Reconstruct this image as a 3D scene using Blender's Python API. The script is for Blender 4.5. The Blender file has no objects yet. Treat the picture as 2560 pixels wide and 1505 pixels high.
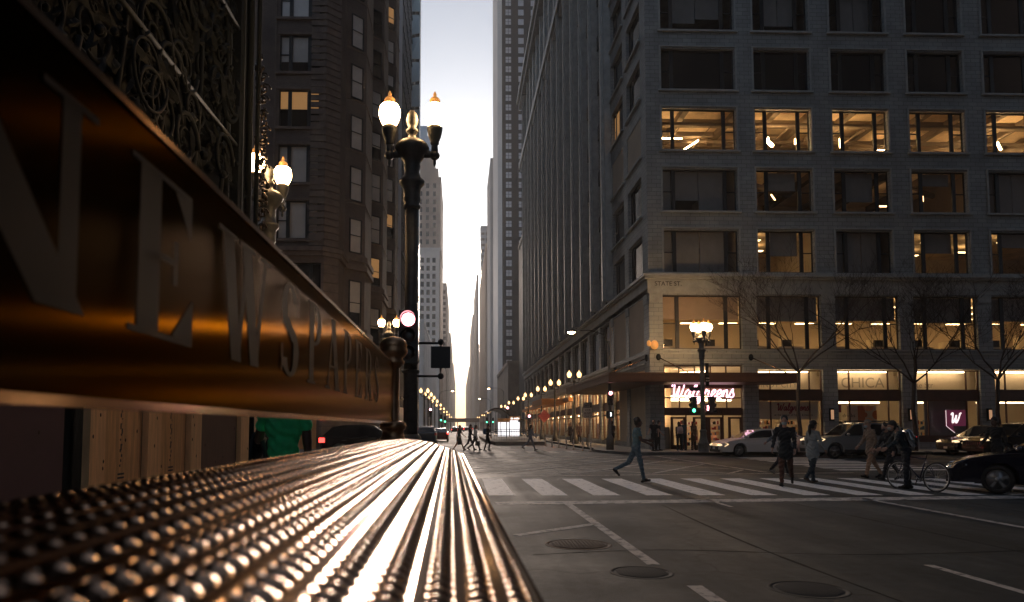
import bpy, bmesh, math, random
import numpy as np
from mathutils import Vector, Matrix
rnd = random.Random(7)
SC = bpy.context.scene
COL = SC.collection
R = math.radians
# ---------------------------------------------------------------- camera
F, HEYE = 1750.0, 1.55                     # focal length in photo pixels, eye height
YAW, PITCH = R(1.6), R(3.58)
CX, CY = 1148 + F*math.tan(YAW), 1068 - F*math.tan(PITCH)/math.cos(YAW)
cam = bpy.data.cameras.new('camera'); cob = bpy.data.objects.new('camera', cam); COL.objects.link(cob)
cob.location = (0, 0, HEYE); cob.rotation_euler = (R(90)+PITCH, 0, -YAW)
cam.sensor_fit = 'HORIZONTAL'; cam.sensor_width = 36; cam.lens = 36*F/2560
cam.shift_x = (1280-CX)/2560; cam.shift_y = (CY-752.5)/2560
cam.clip_start = .02; cam.clip_end = 8000
cam.dof.use_dof = True; cam.dof.focus_distance = 24; cam.dof.aperture_fstop = 4.6
SC.camera = cob
VR = Vector((math.cos(YAW), -math.sin(YAW), 0))
VF = Vector((math.sin(YAW)*math.cos(PITCH), math.cos(YAW)*math.cos(PITCH), math.sin(PITCH)))
VU = VR.cross(VF)
def ray(x, y): return VF + VR*((x-CX)/F) + VU*((CY-y)/F)
def at(x, y, Y):                            # point of the street seen at photo pixel x, y at depth Y
    r = ray(x, y); t = Y/r.y; return Vector((r.x*t, Y, HEYE+r.z*t))
def gp(x, y, z=0):                          # point on the ground seen at photo pixel x, y
    r = ray(x, y); t = (z-HEYE)/r.z; return Vector((r.x*t, r.y*t, z))
# ---------------------------------------------------------------- sky, sun, exposure
SUN_EL, SUN_AZ = R(10.5), R(0)
w = bpy.data.worlds.new('World'); SC.world = w; w.use_nodes = True
nt = w.node_tree; nt.nodes.clear()
sky = nt.nodes.new('ShaderNodeTexSky'); sky.sky_type = 'NISHITA'; sky.sun_disc = False
sky.sun_elevation = SUN_EL; sky.sun_rotation = SUN_AZ; sky.air_density = 1.0; sky.dust_density = 1.2; sky.ozone_density = 3.0
hs = nt.nodes.new('ShaderNodeHueSaturation'); hs.inputs['Saturation'].default_value = .5
bg = nt.nodes.new('ShaderNodeBackground'); bg.inputs['Strength'].default_value = .13
wo = nt.nodes.new('ShaderNodeOutputWorld')
nt.links.new(sky.outputs[0], hs.inputs['Color']); tn = nt.nodes.new('ShaderNodeVectorMath'); tn.operation = 'MULTIPLY'; tn.inputs[1].default_value = (.96, 1.0, 1.05); nt.links.new(hs.outputs[0], tn.inputs[0]); gz = nt.nodes.new('ShaderNodeTexCoord'); gs = nt.nodes.new('ShaderNodeSeparateXYZ'); gm_ = nt.nodes.new('ShaderNodeMapRange'); gm_.interpolation_type = 'SMOOTHSTEP'
gm_.inputs['From Min'].default_value = 0; gm_.inputs['From Max'].default_value = .30; gx = nt.nodes.new('ShaderNodeMix'); gx.data_type = 'RGBA'; gx.inputs['A'].default_value = (.30, .215, .14, 1); gx.inputs['B'].default_value = (1, 1, 1, 1)
nt.links.new(gz.outputs['Generated'], gs.inputs[0]); nt.links.new(gs.outputs[2], gm_.inputs['Value']); nt.links.new(gm_.outputs[0], gx.inputs['Factor'])
tw = nt.nodes.new('ShaderNodeVectorMath'); tw.operation = 'MULTIPLY'; nt.links.new(tn.outputs[0], tw.inputs[0]); nt.links.new(gx.outputs['Result'], tw.inputs[1]); nt.links.new(tw.outputs[0], bg.inputs[0]); nt.links.new(bg.outputs[0], wo.inputs[0])
sl = bpy.data.lights.new('sun', 'SUN'); so = bpy.data.objects.new('sun', sl); COL.objects.link(so)
sl.energy = 3.4; sl.angle = R(9); sl.color = (1, .80, .66); so.rotation_euler = (-(R(90)-SUN_EL), 0, -SUN_AZ)
SC.view_settings.view_transform = 'Standard'; SC.view_settings.look = 'None'
SC.view_settings.exposure = .15; SC.view_settings.gamma = 1
SC.render.engine = 'CYCLES'
SC.cycles.use_denoising = True; SC.cycles.max_bounces = 6; SC.cycles.transparent_max_bounces = 12
SC.cycles.sample_clamp_indirect = 4; SC.cycles.caustics_reflective = False; SC.cycles.caustics_refractive = False
# ---------------------------------------------------------------- materials
def mat(name, col, rough=.6, metal=0, var=0, scale=3, bump=0, bscale=40, emit=None, es=0, spec=.5, stretch=None, spots=None, coat=0):
    m = bpy.data.materials.new(name); m.use_nodes = True
    n = m.node_tree; b = n.nodes['Principled BSDF']
    c = (*col, 1)
    b.inputs['Base Color'].default_value = c; b.inputs['Roughness'].default_value = rough
    b.inputs['Metallic'].default_value = metal; b.inputs['Specular IOR Level'].default_value = spec
    if coat: b.inputs['Coat Weight'].default_value = coat; b.inputs['Coat Roughness'].default_value = .08
    tc = n.nodes.new('ShaderNodeTexCoord'); src = tc.outputs['Object']
    if stretch:
        mp = n.nodes.new('ShaderNodeMapping'); mp.inputs['Scale'].default_value = stretch
        n.links.new(src, mp.inputs[0]); src = mp.outputs[0]
    if var:
        t = n.nodes.new('ShaderNodeTexNoise'); t.inputs['Scale'].default_value = scale; t.inputs['Detail'].default_value = 6
        t.inputs['Roughness'].default_value = .65
        n.links.new(src, t.inputs['Vector'])
        r = n.nodes.new('ShaderNodeValToRGB'); r.color_ramp.elements[0].position = .3; r.color_ramp.elements[1].position = .72
        r.color_ramp.elements[0].color = (*[max(0, k*(1-var)) for k in col], 1)
        r.color_ramp.elements[1].color = (*[min(1, k*(1+var)) for k in col], 1)
        n.links.new(t.outputs['Fac'], r.inputs[0]); n.links.new(r.outputs[0], b.inputs['Base Color'])
        mr = n.nodes.new('ShaderNodeMapRange'); mr.inputs['To Min'].default_value = max(.02, rough-.12); mr.inputs['To Max'].default_value = min(1, rough+.12)
        n.links.new(t.outputs['Fac'], mr.inputs['Value']); n.links.new(mr.outputs[0], b.inputs['Roughness'])
    if bump:
        t2 = n.nodes.new('ShaderNodeTexNoise'); t2.inputs['Scale'].default_value = bscale; t2.inputs['Detail'].default_value = 5
        n.links.new(src, t2.inputs['Vector'])
        bp = n.nodes.new('ShaderNodeBump'); bp.inputs['Strength'].default_value = bump; bp.inputs['Distance'].default_value = .02
        n.links.new(t2.outputs['Fac'], bp.inputs['Height']); n.links.new(bp.outputs[0], b.inputs['Normal'])
    if emit:
        b.inputs['Emission Color'].default_value = (*emit, 1); b.inputs['Emission Strength'].default_value = es
    return m
def brickmat(name, c1, c2, mortar, bw, bh, rough=.75, msize=.012, bump=.25, var=.25):
    m = bpy.data.materials.new(name); m.use_nodes = True
    n = m.node_tree; b = n.nodes['Principled BSDF']; b.inputs['Roughness'].default_value = rough
    tc = n.nodes.new('ShaderNodeTexCoord'); sp = n.nodes.new('ShaderNodeSeparateXYZ'); ad = n.nodes.new('ShaderNodeMath'); cb = n.nodes.new('ShaderNodeCombineXYZ')
    n.links.new(tc.outputs['Object'], sp.inputs[0]); n.links.new(sp.outputs[0], ad.inputs[0]); n.links.new(sp.outputs[1], ad.inputs[1])
    n.links.new(ad.outputs[0], cb.inputs[0]); n.links.new(sp.outputs[2], cb.inputs[1])
    br = n.nodes.new('ShaderNodeTexBrick'); br.inputs['Scale'].default_value = 1; br.inputs['Brick Width'].default_value = bw; br.inputs['Row Height'].default_value = bh
    br.inputs['Mortar Size'].default_value = msize; br.inputs['Color1'].default_value = (*c1, 1); br.inputs['Color2'].default_value = (*c2, 1); br.inputs['Mortar'].default_value = (*mortar, 1)
    n.links.new(cb.outputs[0], br.inputs['Vector'])
    t = n.nodes.new('ShaderNodeTexNoise'); t.inputs['Scale'].default_value = .6; t.inputs['Detail'].default_value = 8
    n.links.new(tc.outputs['Object'], t.inputs['Vector'])
    mr = n.nodes.new('ShaderNodeMapRange'); mr.inputs['From Min'].default_value = .3; mr.inputs['From Max'].default_value = .7
    mr.inputs['To Min'].default_value = 1-var; mr.inputs['To Max'].default_value = 1+var
    n.links.new(t.outputs['Fac'], mr.inputs['Value'])
    mx = n.nodes.new('ShaderNodeVectorMath'); mx.operation = 'SCALE'
    n.links.new(br.outputs['Color'], mx.inputs[0]); n.links.new(mr.outputs[0], mx.inputs['Scale']); n.links.new(mx.outputs[0], b.inputs['Base Color'])
    bp = n.nodes.new('ShaderNodeBump'); bp.inputs['Strength'].default_value = bump; bp.inputs['Distance'].default_value = .02; bp.invert = True
    n.links.new(br.outputs['Fac'], bp.inputs['Height']); n.links.new(bp.outputs[0], b.inputs['Normal'])
    return m
def glassmat(name, tint=(1, 1, 1), refl=.12, rough=.02):
    m = bpy.data.materials.new(name); m.use_nodes = True
    n = m.node_tree; n.nodes.remove(n.nodes['Principled BSDF']); out = n.nodes['Material Output']
    tr = n.nodes.new('ShaderNodeBsdfTransparent'); tr.inputs[0].default_value = (*tint, 1)
    gl = n.nodes.new('ShaderNodeBsdfGlossy'); gl.inputs['Roughness'].default_value = rough
    lw = n.nodes.new('ShaderNodeLayerWeight'); lw.inputs[0].default_value = .5; pw = n.nodes.new('ShaderNodeMath'); pw.operation = 'POWER'; pw.inputs[1].default_value = 5
    n.links.new(lw.outputs['Facing'], pw.inputs[0]); fr = n.nodes.new('ShaderNodeMapRange'); fr.inputs['To Min'].default_value = .06; fr.inputs['To Max'].default_value = .98; n.links.new(pw.outputs[0], fr.inputs['Value'])
    mx = n.nodes.new('ShaderNodeMixShader'); n.links.new(fr.outputs[0], mx.inputs[0]); n.links.new(tr.outputs[0], mx.inputs[1]); n.links.new(gl.outputs[0], mx.inputs[2])
    n.links.new(mx.outputs[0], out.inputs[0]); return m
def emat(name, col, s): return mat(name, col, .5, emit=col, es=s)
WARM = (1, .60, .27)
M = dict(
 asphalt=mat('asphalt', (.044, .054, .060), .42, var=.4, scale=.9, bump=.25, bscale=55, spec=.6),
 asphalt2=mat('asphalt_patch', (.04, .041, .043), .7, var=.4, scale=3, bump=.5, bscale=60),
 brick_lane=mat('red_lane', (.12, .06, .05), .75, var=.35, scale=2, bump=.3),
 walk=mat('concrete_walk', (.21, .20, .19), .8, var=.3, scale=1.2, bump=.2, bscale=20),
 kerb=mat('kerb_stone', (.26, .25, .24), .8, var=.3, scale=2, bump=.2),
 iron=mat('cast_iron', (.036, .040, .043), .85, 0, var=.3, scale=6, bump=.15),
 terra=brickmat('terracotta', (.30, .325, .33), (.245, .268, .272), (.11, .118, .12), .62, .27, .55, .012, .4, .22),
 terra_trim=mat('terracotta_trim', (.35, .372, .37), .55, var=.25, scale=1.5, bump=.15, bscale=8),
 terra_dark=mat('spandrel_green', (.05, .06, .06), .5, var=.3, scale=1),
 winframe=mat('window_frame_dark', (.012, .015, .018), .5),
 darkglass=mat('dark_glass', (.012, .016, .02), .06, spec=.6),
 clear=glassmat('clear_glass'),
 carglass=mat('car_glass', (.01, .012, .014), .05, spec=.7),
 blind=mat('grey_blind', (.20, .20, .20), .85, var=.12, scale=2),
 blind_warm=mat('tan_blind', (.40, .30, .21), .85, var=.1, scale=2),
 pale_blind=mat('pale_blind', (.80, .76, .71), .85, var=.15, scale=.7),
 brown=brickmat('brown_stone', (.17, .135, .118), (.14, .112, .10), (.07, .058, .05), .24, .08, .8, .008, .3, .25),
 brown_trim=mat('brown_trim', (.165, .128, .11), .75, var=.3, scale=2, bump=.3, bscale=12),
 bronze=mat('bronze_metal', (.42, .25, .14), .24, 1, var=.10, scale=5, bump=.02, bscale=30, stretch=(1, .05, 1)),
 sheet=mat('bronze_sheet', (.50, .315, .205), .13, 1),
 darkbronze=mat('dark_bronze', (.16, .11, .08), .4, .8, var=.3, scale=8),
 letter=mat('matte_letter', (.08, .06, .048), .6, .3, var=.15, scale=9),
 blackiron=mat('black_iron', (.006, .010, .012), .7, 0, var=.4, scale=5, spec=.25, bump=.2, bscale=18),
 post=mat('green_black_post', (.10, .10, .095), .5, .2, var=.35, scale=8, bump=.15, bscale=30),
 globe=emat('lamp_globe', WARM, 55), globe_dim=emat('lamp_globe_far', (1, .58, .24), 3.2),
 capglass=mat('amber_cap', (.55, .25, .08), .3, emit=(1, .42, .10), es=.45),
 red=emat('signal_red', (1, .34, .38), 12), green=emat('signal_green', (.1, 1, .45), 5), whitewalk=emat('walk_white', (.9, .95, 1), 4),
 lens_off=mat('lens_off', (.05, .03, .03), .3),
 plastic=mat('signal_housing', (.025, .025, .025), .45),
 paint=mat('road_paint', (.80, .78, .76), .7, var=.3, scale=3.5, bump=.3, bscale=50),
 paint_old=mat('worn_paint', (.58, .54, .50), .75, var=.4, scale=4, bump=.3, bscale=50),
 tyre=mat('tyre', (.014, .014, .014), .8), rim=mat('alloy_rim', (.42, .42, .42), .35, .8), chrome=mat('chrome', (.7, .7, .7), .15, 1),
 head=emat('headlight', (1, .72, .42), 1.2), tail=emat('taillight', (1, .05, .04), 4), taildull=mat('taillight_off', (.25, .02, .02), .25), amber=emat('amber_marker', (1, .3, .12), .7),
 black=mat('black_plastic', (.014, .014, .015), .5), plate=mat('plate', (.6, .6, .58), .5),
 strip=emat('light_strip', (1, .60, .25), 46), strip_office=emat('office_light', (1, .66, .30), 8), strip_shop=emat('shop_light', (1, .70, .40), 12),
 ceil=mat('warm_ceiling', (.70, .56, .38), .8, var=.3, scale=.8), beam=mat('ceiling_beam', (.2, .16, .12), .7), roomwall=mat('room_wall', (.5, .43, .34), .85, var=.12, scale=.5),
 cream=mat('shop_cream', (.66, .58, .44), .8, var=.08, scale=1), floorin=mat('shop_floor', (.25, .22, .18), .5),
 neon=emat('white_neon', (1, .55, .72), 3.2), redtext=mat('red_lettering', (.28, .02, .03), .5), blacktext=mat('black_lettering', (.01, .01, .01), .5),
 purple=mat('purple_sign', (.16, .03, .06), .5, emit=(.5, .08, .2), es=.12), whitetext=emat('white_lettering', (1, .86, .86), 1.1),
 canopy=mat('bronze_canopy', (.095, .045, .028), .5, .2, var=.25, scale=1.5),
 wood=mat('pine_stud', (.85, .50, .25), .7, var=.2, scale=4, stretch=(1, 6, .4), bump=.1), ply=mat('plywood', (.70, .40, .19), .75, var=.35, scale=3, stretch=(1, 5, .35), bump=.1),
 ply_dark=mat('brown_board', (.13, .07, .05), .7, var=.3, scale=3, stretch=(1, 5, .4)), ply_purple=mat('purple_board', (.085, .04, .06), .65, var=.25, scale=2), ply_red=mat('maroon_board', (.22, .07, .08), .65, var=.2, scale=2), knot=mat('wood_knot', (.05, .025, .015), .8),
 bark=mat('bark', (.04, .033, .03), .9, var=.4, scale=8, bump=.5),
 rustlid=mat('rusty_lid', (.085,.055,.04), .85, 0, var=.4, scale=12), blind_lit=mat('lit_blind', (.5,.3,.12), .8, emit=(1,.5,.18), es=.22), poster_orange=mat('poster_orange', (.5,.16,.05), .6), awning_orange=mat('orange_awning', (.5,.22,.06), .6, var=.15), sconce=emat('sconce_glow', (1,.55,.3), .35), goods_blue=mat('goods_blue', (.08,.16,.3), .5),
 bronze_post=mat('bronze_post', (.50,.30,.17), .42, 1, var=.2, scale=14, bump=.1, bscale=60),
 blackiron_warm=mat('black_iron_gilt', (.05,.035,.025), .3, .8, var=.4, scale=9), ply_bright=mat('bright_plywood', (.5,.27,.12), .7, var=.25, scale=2),
 skywhite=mat('painted_sky_reflection', (.95,.95,.96), .5, 0, var=.05, scale=.05), skyglass=mat('sky_glass', (.50,.62,.68), .3, .1), darkglass2=mat('dark_green_glass', (.03,.04,.04), .25, spec=.6),  # first glass: bright sky reflection painted in as a white base colour
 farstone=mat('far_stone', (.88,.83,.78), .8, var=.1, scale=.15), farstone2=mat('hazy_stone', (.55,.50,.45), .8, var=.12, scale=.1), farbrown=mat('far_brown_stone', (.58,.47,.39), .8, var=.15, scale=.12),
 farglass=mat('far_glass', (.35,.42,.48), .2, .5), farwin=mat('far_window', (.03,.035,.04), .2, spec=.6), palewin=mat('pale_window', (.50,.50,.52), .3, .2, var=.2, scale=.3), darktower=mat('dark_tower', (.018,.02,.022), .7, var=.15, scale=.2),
 bridge_steel=mat('bridge_steel', (.14,.08,.05), .6, var=.3, scale=.5),
 sign_cream=mat('sign_cream', (.6,.5,.42), .6, var=.1), sign_orange=mat('sign_orange', (.6,.13,.12), .5), adpanel=emat('ad_panel', (.95,.95,1), 1.1),
 panelmetal=mat('panel_bronze', (.008, .007, .006), .17, 1),
 globe_hot=emat('lamp_globe_cluster', WARM, 85),
 bikepaint=mat('bicycle_paint', (.02,.03,.06), .3, .3),
 slot_dark=mat('slot_shadow', (.008, .012, .014), .6),
 strip_dim=emat('dim_strip', (1, .58, .25), 7), office_dim=emat('dim_office_light', (1, .66, .30), 4.5), strip_street=emat('street_shop_light', (1, .62, .30), 34),
 tar=mat('tar', (.018, .019, .020), .9, spec=.1),
 grey_ink=mat('grey_ink', (.30, .27, .22), .8),
)
# ---------------------------------------------------------------- mesh builder
class MB:
    def __init__(s): s.v = []; s.f = []; s.m = []; s.s = []
    def add(s, vs, fs, m=0, smooth=False, T=None):
        o = len(s.v)
        s.v += [tuple(T @ Vector(p)) for p in vs] if T is not None else [tuple(p) for p in vs]
        s.f += [tuple(i+o for i in q) for q in fs]; s.m += [m]*len(fs); s.s += [smooth]*len(fs); return s
    def box(s, x0, x1, y0, y1, z0, z1, m=0, T=None):
        return s.add([(x0,y0,z0),(x1,y0,z0),(x1,y1,z0),(x0,y1,z0),(x0,y0,z1),(x1,y0,z1),(x1,y1,z1),(x0,y1,z1)],
                     [(3,2,1,0),(4,5,6,7),(0,1,5,4),(1,2,6,5),(2,3,7,6),(3,0,4,7)], m, False, T)
    def quad(s, a, b, c, d, m=0): return s.add([a, b, c, d], [(0, 1, 2, 3)], m)
    def prism(s, poly, a, b, m=0, axis='z', T=None):
        n = len(poly)
        mk = {'z': lambda p, h: (p[0], p[1], h), 'x': lambda p, h: (h, p[0], p[1]), 'y': lambda p, h: (p[0], h, p[1])}[axis]
        vs = [mk(p, a) for p in poly]+[mk(p, b) for p in poly]
        return s.add(vs, [tuple(range(n))[::-1], tuple(range(n, 2*n))]+[(i, (i+1) % n, n+(i+1) % n, n+i) for i in range(n)], m, False, T)
    def tube(s, pts, r, n=8, m=0, smooth=True, T=None, cap=True):
        pts = [Vector(p) for p in pts]; rs = r if isinstance(r, (list, tuple)) else [r]*len(pts)
        vs = []; up = None
        for i, p in enumerate(pts):
            d = (pts[min(i+1, len(pts)-1)]-pts[max(i-1, 0)])
            d = d.normalized() if d.length > 1e-9 else Vector((0, 0, 1))
            if up is None or abs(d.dot(up)) > .95: up = Vector((0, 0, 1)) if abs(d.z) < .9 else Vector((1, 0, 0))
            a = d.cross(up).normalized(); b = d.cross(a).normalized()
            vs += [p+(a*math.cos(2*math.pi*k/n)+b*math.sin(2*math.pi*k/n))*rs[i] for k in range(n)]
        L = len(pts)
        fs = [(i*n+k, i*n+(k+1) % n, (i+1)*n+(k+1) % n, (i+1)*n+k) for i in range(L-1) for k in range(n)]
        if cap: fs += [tuple(range(n))[::-1], tuple(range((L-1)*n, L*n))]
        return s.add(vs, fs, m, smooth, T)
    def lathe(s, prof, n=16, m=0, c=(0, 0, 0), smooth=True, flute=0, fz=None, T=None):
        vs = []
        for r, z in prof:
            for k in range(n):
                rr = r
                if flute and fz and fz[0] <= z <= fz[1] and k % 2: rr = r*(1-flute)
                vs.append((c[0]+rr*math.cos(2*math.pi*k/n), c[1]+rr*math.sin(2*math.pi*k/n), c[2]+z))
        L = len(prof)
        fs = [(i*n+k, i*n+(k+1) % n, (i+1)*n+(k+1) % n, (i+1)*n+k) for i in range(L-1) for k in range(n)]
        fs += [tuple(range(n))[::-1], tuple(range((L-1)*n, L*n))]
        return s.add(vs, fs, m, smooth, T)
    def ell(s, c, r, n=12, m=0, T=None):
        rx, ry, rz = r if isinstance(r, (list, tuple)) else (r, r, r)
        k = max(6, n//2+1); prof = [(math.sin(math.pi*i/k), -math.cos(math.pi*i/k)) for i in range(k+1)]
        prof[0] = (1e-3, -1); prof[-1] = (1e-3, 1)
        A = Matrix.Translation(Vector(c)) @ Matrix.Diagonal((rx, ry, rz, 1))
        return s.lathe(prof, n, m, smooth=True, T=(T @ A) if T is not None else A)
    def build(s, name, mats, parent=None, loc=None, rz=0, fix=False):
        me = bpy.data.meshes.new(name); me.from_pydata(s.v, [], s.f)
        for k in (mats if isinstance(mats, (list, tuple)) else [mats]): me.materials.append(M[k] if isinstance(k, str) else k)
        me.polygons.foreach_set('material_index', s.m); me.polygons.foreach_set('use_smooth', s.s)
        if fix:
            bm = bmesh.new(); bm.from_mesh(me); bmesh.ops.recalc_face_normals(bm, faces=bm.faces); bm.to_mesh(me); bm.free()
        me.update()
        return obj(name, me, parent, loc, rz)
def obj(name, me, parent=None, loc=None, rz=0):
    o = bpy.data.objects.new(name, me); COL.objects.link(o)
    if parent is not None: o.parent = parent
    if loc is not None: o.location = loc
    if rz: o.rotation_euler = (0, 0, rz)
    return o
def tag(o, label=None, cat=None, group=None, kind=None):
    for k, v in (('label', label), ('category', cat), ('group', group), ('kind', kind)):
        if v: o[k] = v
    return o
def thing(name, label, cat, loc=(0, 0, 0), rz=0, group=None):
    o = obj(name, None, None, loc, rz); o.empty_display_size = .3
    return tag(o, label, cat, group)
def kids(o): return [c for c in bpy.data.objects if c.parent is o]
def dup(o, loc=None, rz=None, label=None, group=None, parent=None, kidmap=None):
    c = o.copy(); COL.objects.link(c)
    if parent is not None: c.parent = parent
    if loc is not None: c.location = loc
    if rz is not None: c.rotation_euler = (0, 0, rz)
    if label: c['label'] = label
    if group: c['group'] = group
    for k in CH(o): dup(k, parent=c)
    return c
def CH(o): return list(o.children)
_tc = {}
def textgeo(txt, size=1, extrude=.0, shear=0, align='LEFT'):
    cu = bpy.data.curves.new('t', 'FONT'); cu.body = txt; cu.size = size; cu.extrude = extrude; cu.shear = shear; cu.align_x = align
    o = bpy.data.objects.new('t', cu); COL.objects.link(o)
    dg = bpy.context.evaluated_depsgraph_get(); dg.update()
    me = bpy.data.meshes.new_from_object(o.evaluated_get(dg))
    vs = [tuple(v.co) for v in me.vertices]; fs = [tuple(p.vertices) for p in me.polygons]
    bpy.data.objects.remove(o); bpy.data.curves.remove(cu); bpy.data.meshes.remove(me)
    return vs, fs
def wtext(mb, txt, size, origin, ux, uy, m=0, extrude=.004, shear=0, align='LEFT', sx=1):   # text laid in plane (ux, uy)
    vs, fs = textgeo(txt, size, extrude, shear, align); ux = Vector(ux); uy = Vector(uy); uz = ux.cross(uy); o = Vector(origin)
    mb.add([o+ux*(v[0]*sx)+uy*v[1]+uz*v[2] for v in vs], fs, m)
GL = dict(
 W=([(0,.80),(.06,1.0),(.17,.95),(.2,.5),(.24,.05),(.36,.1),(.5,.55),(.55,.8),(.55,.3),(.6,.03),(.72,.1),(.86,.6),(.9,.95),(1.02,1.0)], 1.0),
 a=([(.40,.48),(.25,.56),(.08,.36),(.10,.05),(.28,.08),(.42,.5),(.40,.1),(.47,.02),(.58,.14)], .58),
 l=([(0,.14),(.2,.6),(.26,1.0),(.17,1.06),(.10,.7),(.10,.15),(.18,.0),(.32,.14)], .32),
 g=([(.40,.48),(.25,.56),(.08,.36),(.10,.05),(.28,.08),(.42,.5),(.36,-.2),(.2,-.45),(.06,-.34),(.3,-.05),(.56,.14)], .56),
 r=([(0,.14),(.12,.45),(.14,.6),(.2,.48),(.34,.5),(.32,.12),(.4,.0),(.5,.14)], .5),
 e=([(0,.14),(.22,.26),(.34,.45),(.24,.57),(.08,.4),(.10,.06),(.24,.0),(.42,.14)], .42),
 n=([(0,.14),(.1,.54),(.1,.04),(.16,.36),(.3,.56),(.38,.44),(.38,.1),(.46,.0),(.56,.14)], .56),
 s=([(0,.14),(.2,.62),(.24,.45),(.34,.16),(.22,-.01),(.06,.06)], .4))
def smooth_pts(p, k=5):
    q = [p[0]]+p+[p[-1]]; out = []
    for i in range(1, len(q)-2):
        for t in range(k):
            u = t/k; a, b, c, d = q[i-1], q[i], q[i+1], q[i+2]
            out.append(tuple(.5*((2*b[j])+(-a[j]+c[j])*u+(2*a[j]-5*b[j]+4*c[j]-d[j])*u*u+(-a[j]+3*b[j]-3*c[j]+d[j])*u**3) for j in range(len(p[0]))))
    return out+[p[-1]]
def script(mb, txt, h, origin, ux, uy, r, m=0):                     # cursive lettering as bent tubes
    x = 0; o = Vector(origin); ux = Vector(ux); uy = Vector(uy)
    for ch in txt:
        st, ad = GL[ch]
        mb.tube([o+ux*((x+p[0]+.18*p[1])*h)+uy*(p[1]*h) for p in smooth_pts(st, 4)], r, 6, m); x += ad
    return x*h
def wallgrid(mb, fn, u0, u1, z0, z1, ops, depth, m=0, mr=None):      # wall with openings: front faces and reveals
    mr = m if mr is None else mr
    us = sorted({u0, u1, *[max(u0, min(u1, o[k])) for o in ops for k in (0, 1)]}); zs = sorted({z0, z1, *[max(z0, min(z1, o[k])) for o in ops for k in (2, 3)]})
    for j in range(len(zs)-1):
        zc = (zs[j]+zs[j+1])/2; i = 0
        row = [o for o in ops if o[2] < zc < o[3]]
        while i < len(us)-1:
            def solid(k): uc = (us[k]+us[k+1])/2; return not any(o[0] < uc < o[1] for o in row)
            if not solid(i): i += 1; continue
            k = i
            while k+1 < len(us)-1 and solid(k+1): k += 1
            mb.quad(fn(us[i], zs[j], 0), fn(us[k+1], zs[j], 0), fn(us[k+1], zs[j+1], 0), fn(us[i], zs[j+1], 0), m); i = k+1
    for a, b, c, d in ops:
        mb.quad(fn(a,c,0), fn(a,d,0), fn(a,d,depth), fn(a,c,depth), mr); mb.quad(fn(b,c,0), fn(b,d,0), fn(b,d,depth), fn(b,c,depth), mr)
        mb.quad(fn(a,c,0), fn(b,c,0), fn(b,c,depth), fn(a,c,depth), mr); mb.quad(fn(a,d,0), fn(b,d,0), fn(b,d,depth), fn(a,d,depth), mr)

def asphaltmat(name, col):
    m = bpy.data.materials.new(name); m.use_nodes = True; n = m.node_tree; b = n.nodes['Principled BSDF']; L = n.links.new
    tc = n.nodes.new('ShaderNodeTexCoord')
    def noise(scale, detail=5, st=None, rough=.6):
        t = n.nodes.new('ShaderNodeTexNoise'); t.inputs['Scale'].default_value = scale; t.inputs['Detail'].default_value = detail; t.inputs['Roughness'].default_value = rough
        if st: mp = n.nodes.new('ShaderNodeMapping'); mp.inputs['Scale'].default_value = st; L(tc.outputs['Object'], mp.inputs[0]); L(mp.outputs[0], t.inputs['Vector'])
        else: L(tc.outputs['Object'], t.inputs['Vector'])
        return t.outputs['Fac']
    def rng(x, a, c, lo, hi): q = n.nodes.new('ShaderNodeMapRange'); q.inputs['From Min'].default_value = a; q.inputs['From Max'].default_value = c; q.inputs['To Min'].default_value = lo; q.inputs['To Max'].default_value = hi; L(x, q.inputs['Value']); return q.outputs[0]
    def mul(a, c): q = n.nodes.new('ShaderNodeMath'); q.operation = 'MULTIPLY'; L(a, q.inputs[0]); L(c, q.inputs[1]); return q.outputs[0]
    big = rng(noise(.35, 6), .35, .65, .62, 1.35); lane = rng(noise(.9, 4, (1, .05, 1)), .35, .65, .75, 1.25); speck = rng(noise(90, 2), .35, .7, .55, 1.6); mid = rng(noise(7, 8), .3, .7, .7, 1.3)
    v = n.nodes.new('ShaderNodeTexVoronoi'); v.feature = 'DISTANCE_TO_EDGE'; v.inputs['Scale'].default_value = .22
    wn = n.nodes.new('ShaderNodeTexNoise'); wn.inputs['Scale'].default_value = 1.3; wn.inputs['Detail'].default_value = 6; mx = n.nodes.new('ShaderNodeVectorMath'); mx.operation = 'ADD'
    L(tc.outputs['Object'], wn.inputs['Vector']); L(tc.outputs['Object'], mx.inputs[0]); L(wn.outputs['Color'], mx.inputs[1]); L(mx.outputs[0], v.inputs['Vector'])
    crack = rng(v.outputs['Distance'], .0, .006, .35, 1)
    f = mul(mul(mul(big, lane), mul(speck, mid)), crack)
    sc_ = n.nodes.new('ShaderNodeVectorMath'); sc_.operation = 'SCALE'; sc_.inputs[0].default_value = col; L(f, sc_.inputs['Scale']); L(sc_.outputs[0], b.inputs['Base Color'])
    L(rng(mul(big, lane), .6, 1.4, .74, .55), b.inputs['Roughness']); b.inputs['Specular IOR Level'].default_value = .2
    bp = n.nodes.new('ShaderNodeBump'); bp.inputs['Strength'].default_value = .55; bp.inputs['Distance'].default_value = .012; L(mul(speck, mid), bp.inputs['Height']); L(bp.outputs[0], b.inputs['Normal'])
    return m
M['asphalt'] = asphaltmat('asphalt', (.033, .044, .051))
M['panelmetal'].node_tree.nodes['Principled BSDF'].inputs['Specular Tint'].default_value = (.70, .55, .43, 1)
_n = M['panelmetal'].node_tree; _b = _n.nodes['Principled BSDF']; _b.inputs['Anisotropic'].default_value = .95; _t = _n.nodes.new('ShaderNodeTangent'); _t.direction_type = 'UV_MAP'; _n.links.new(_t.outputs[0], _b.inputs['Tangent'])
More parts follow.
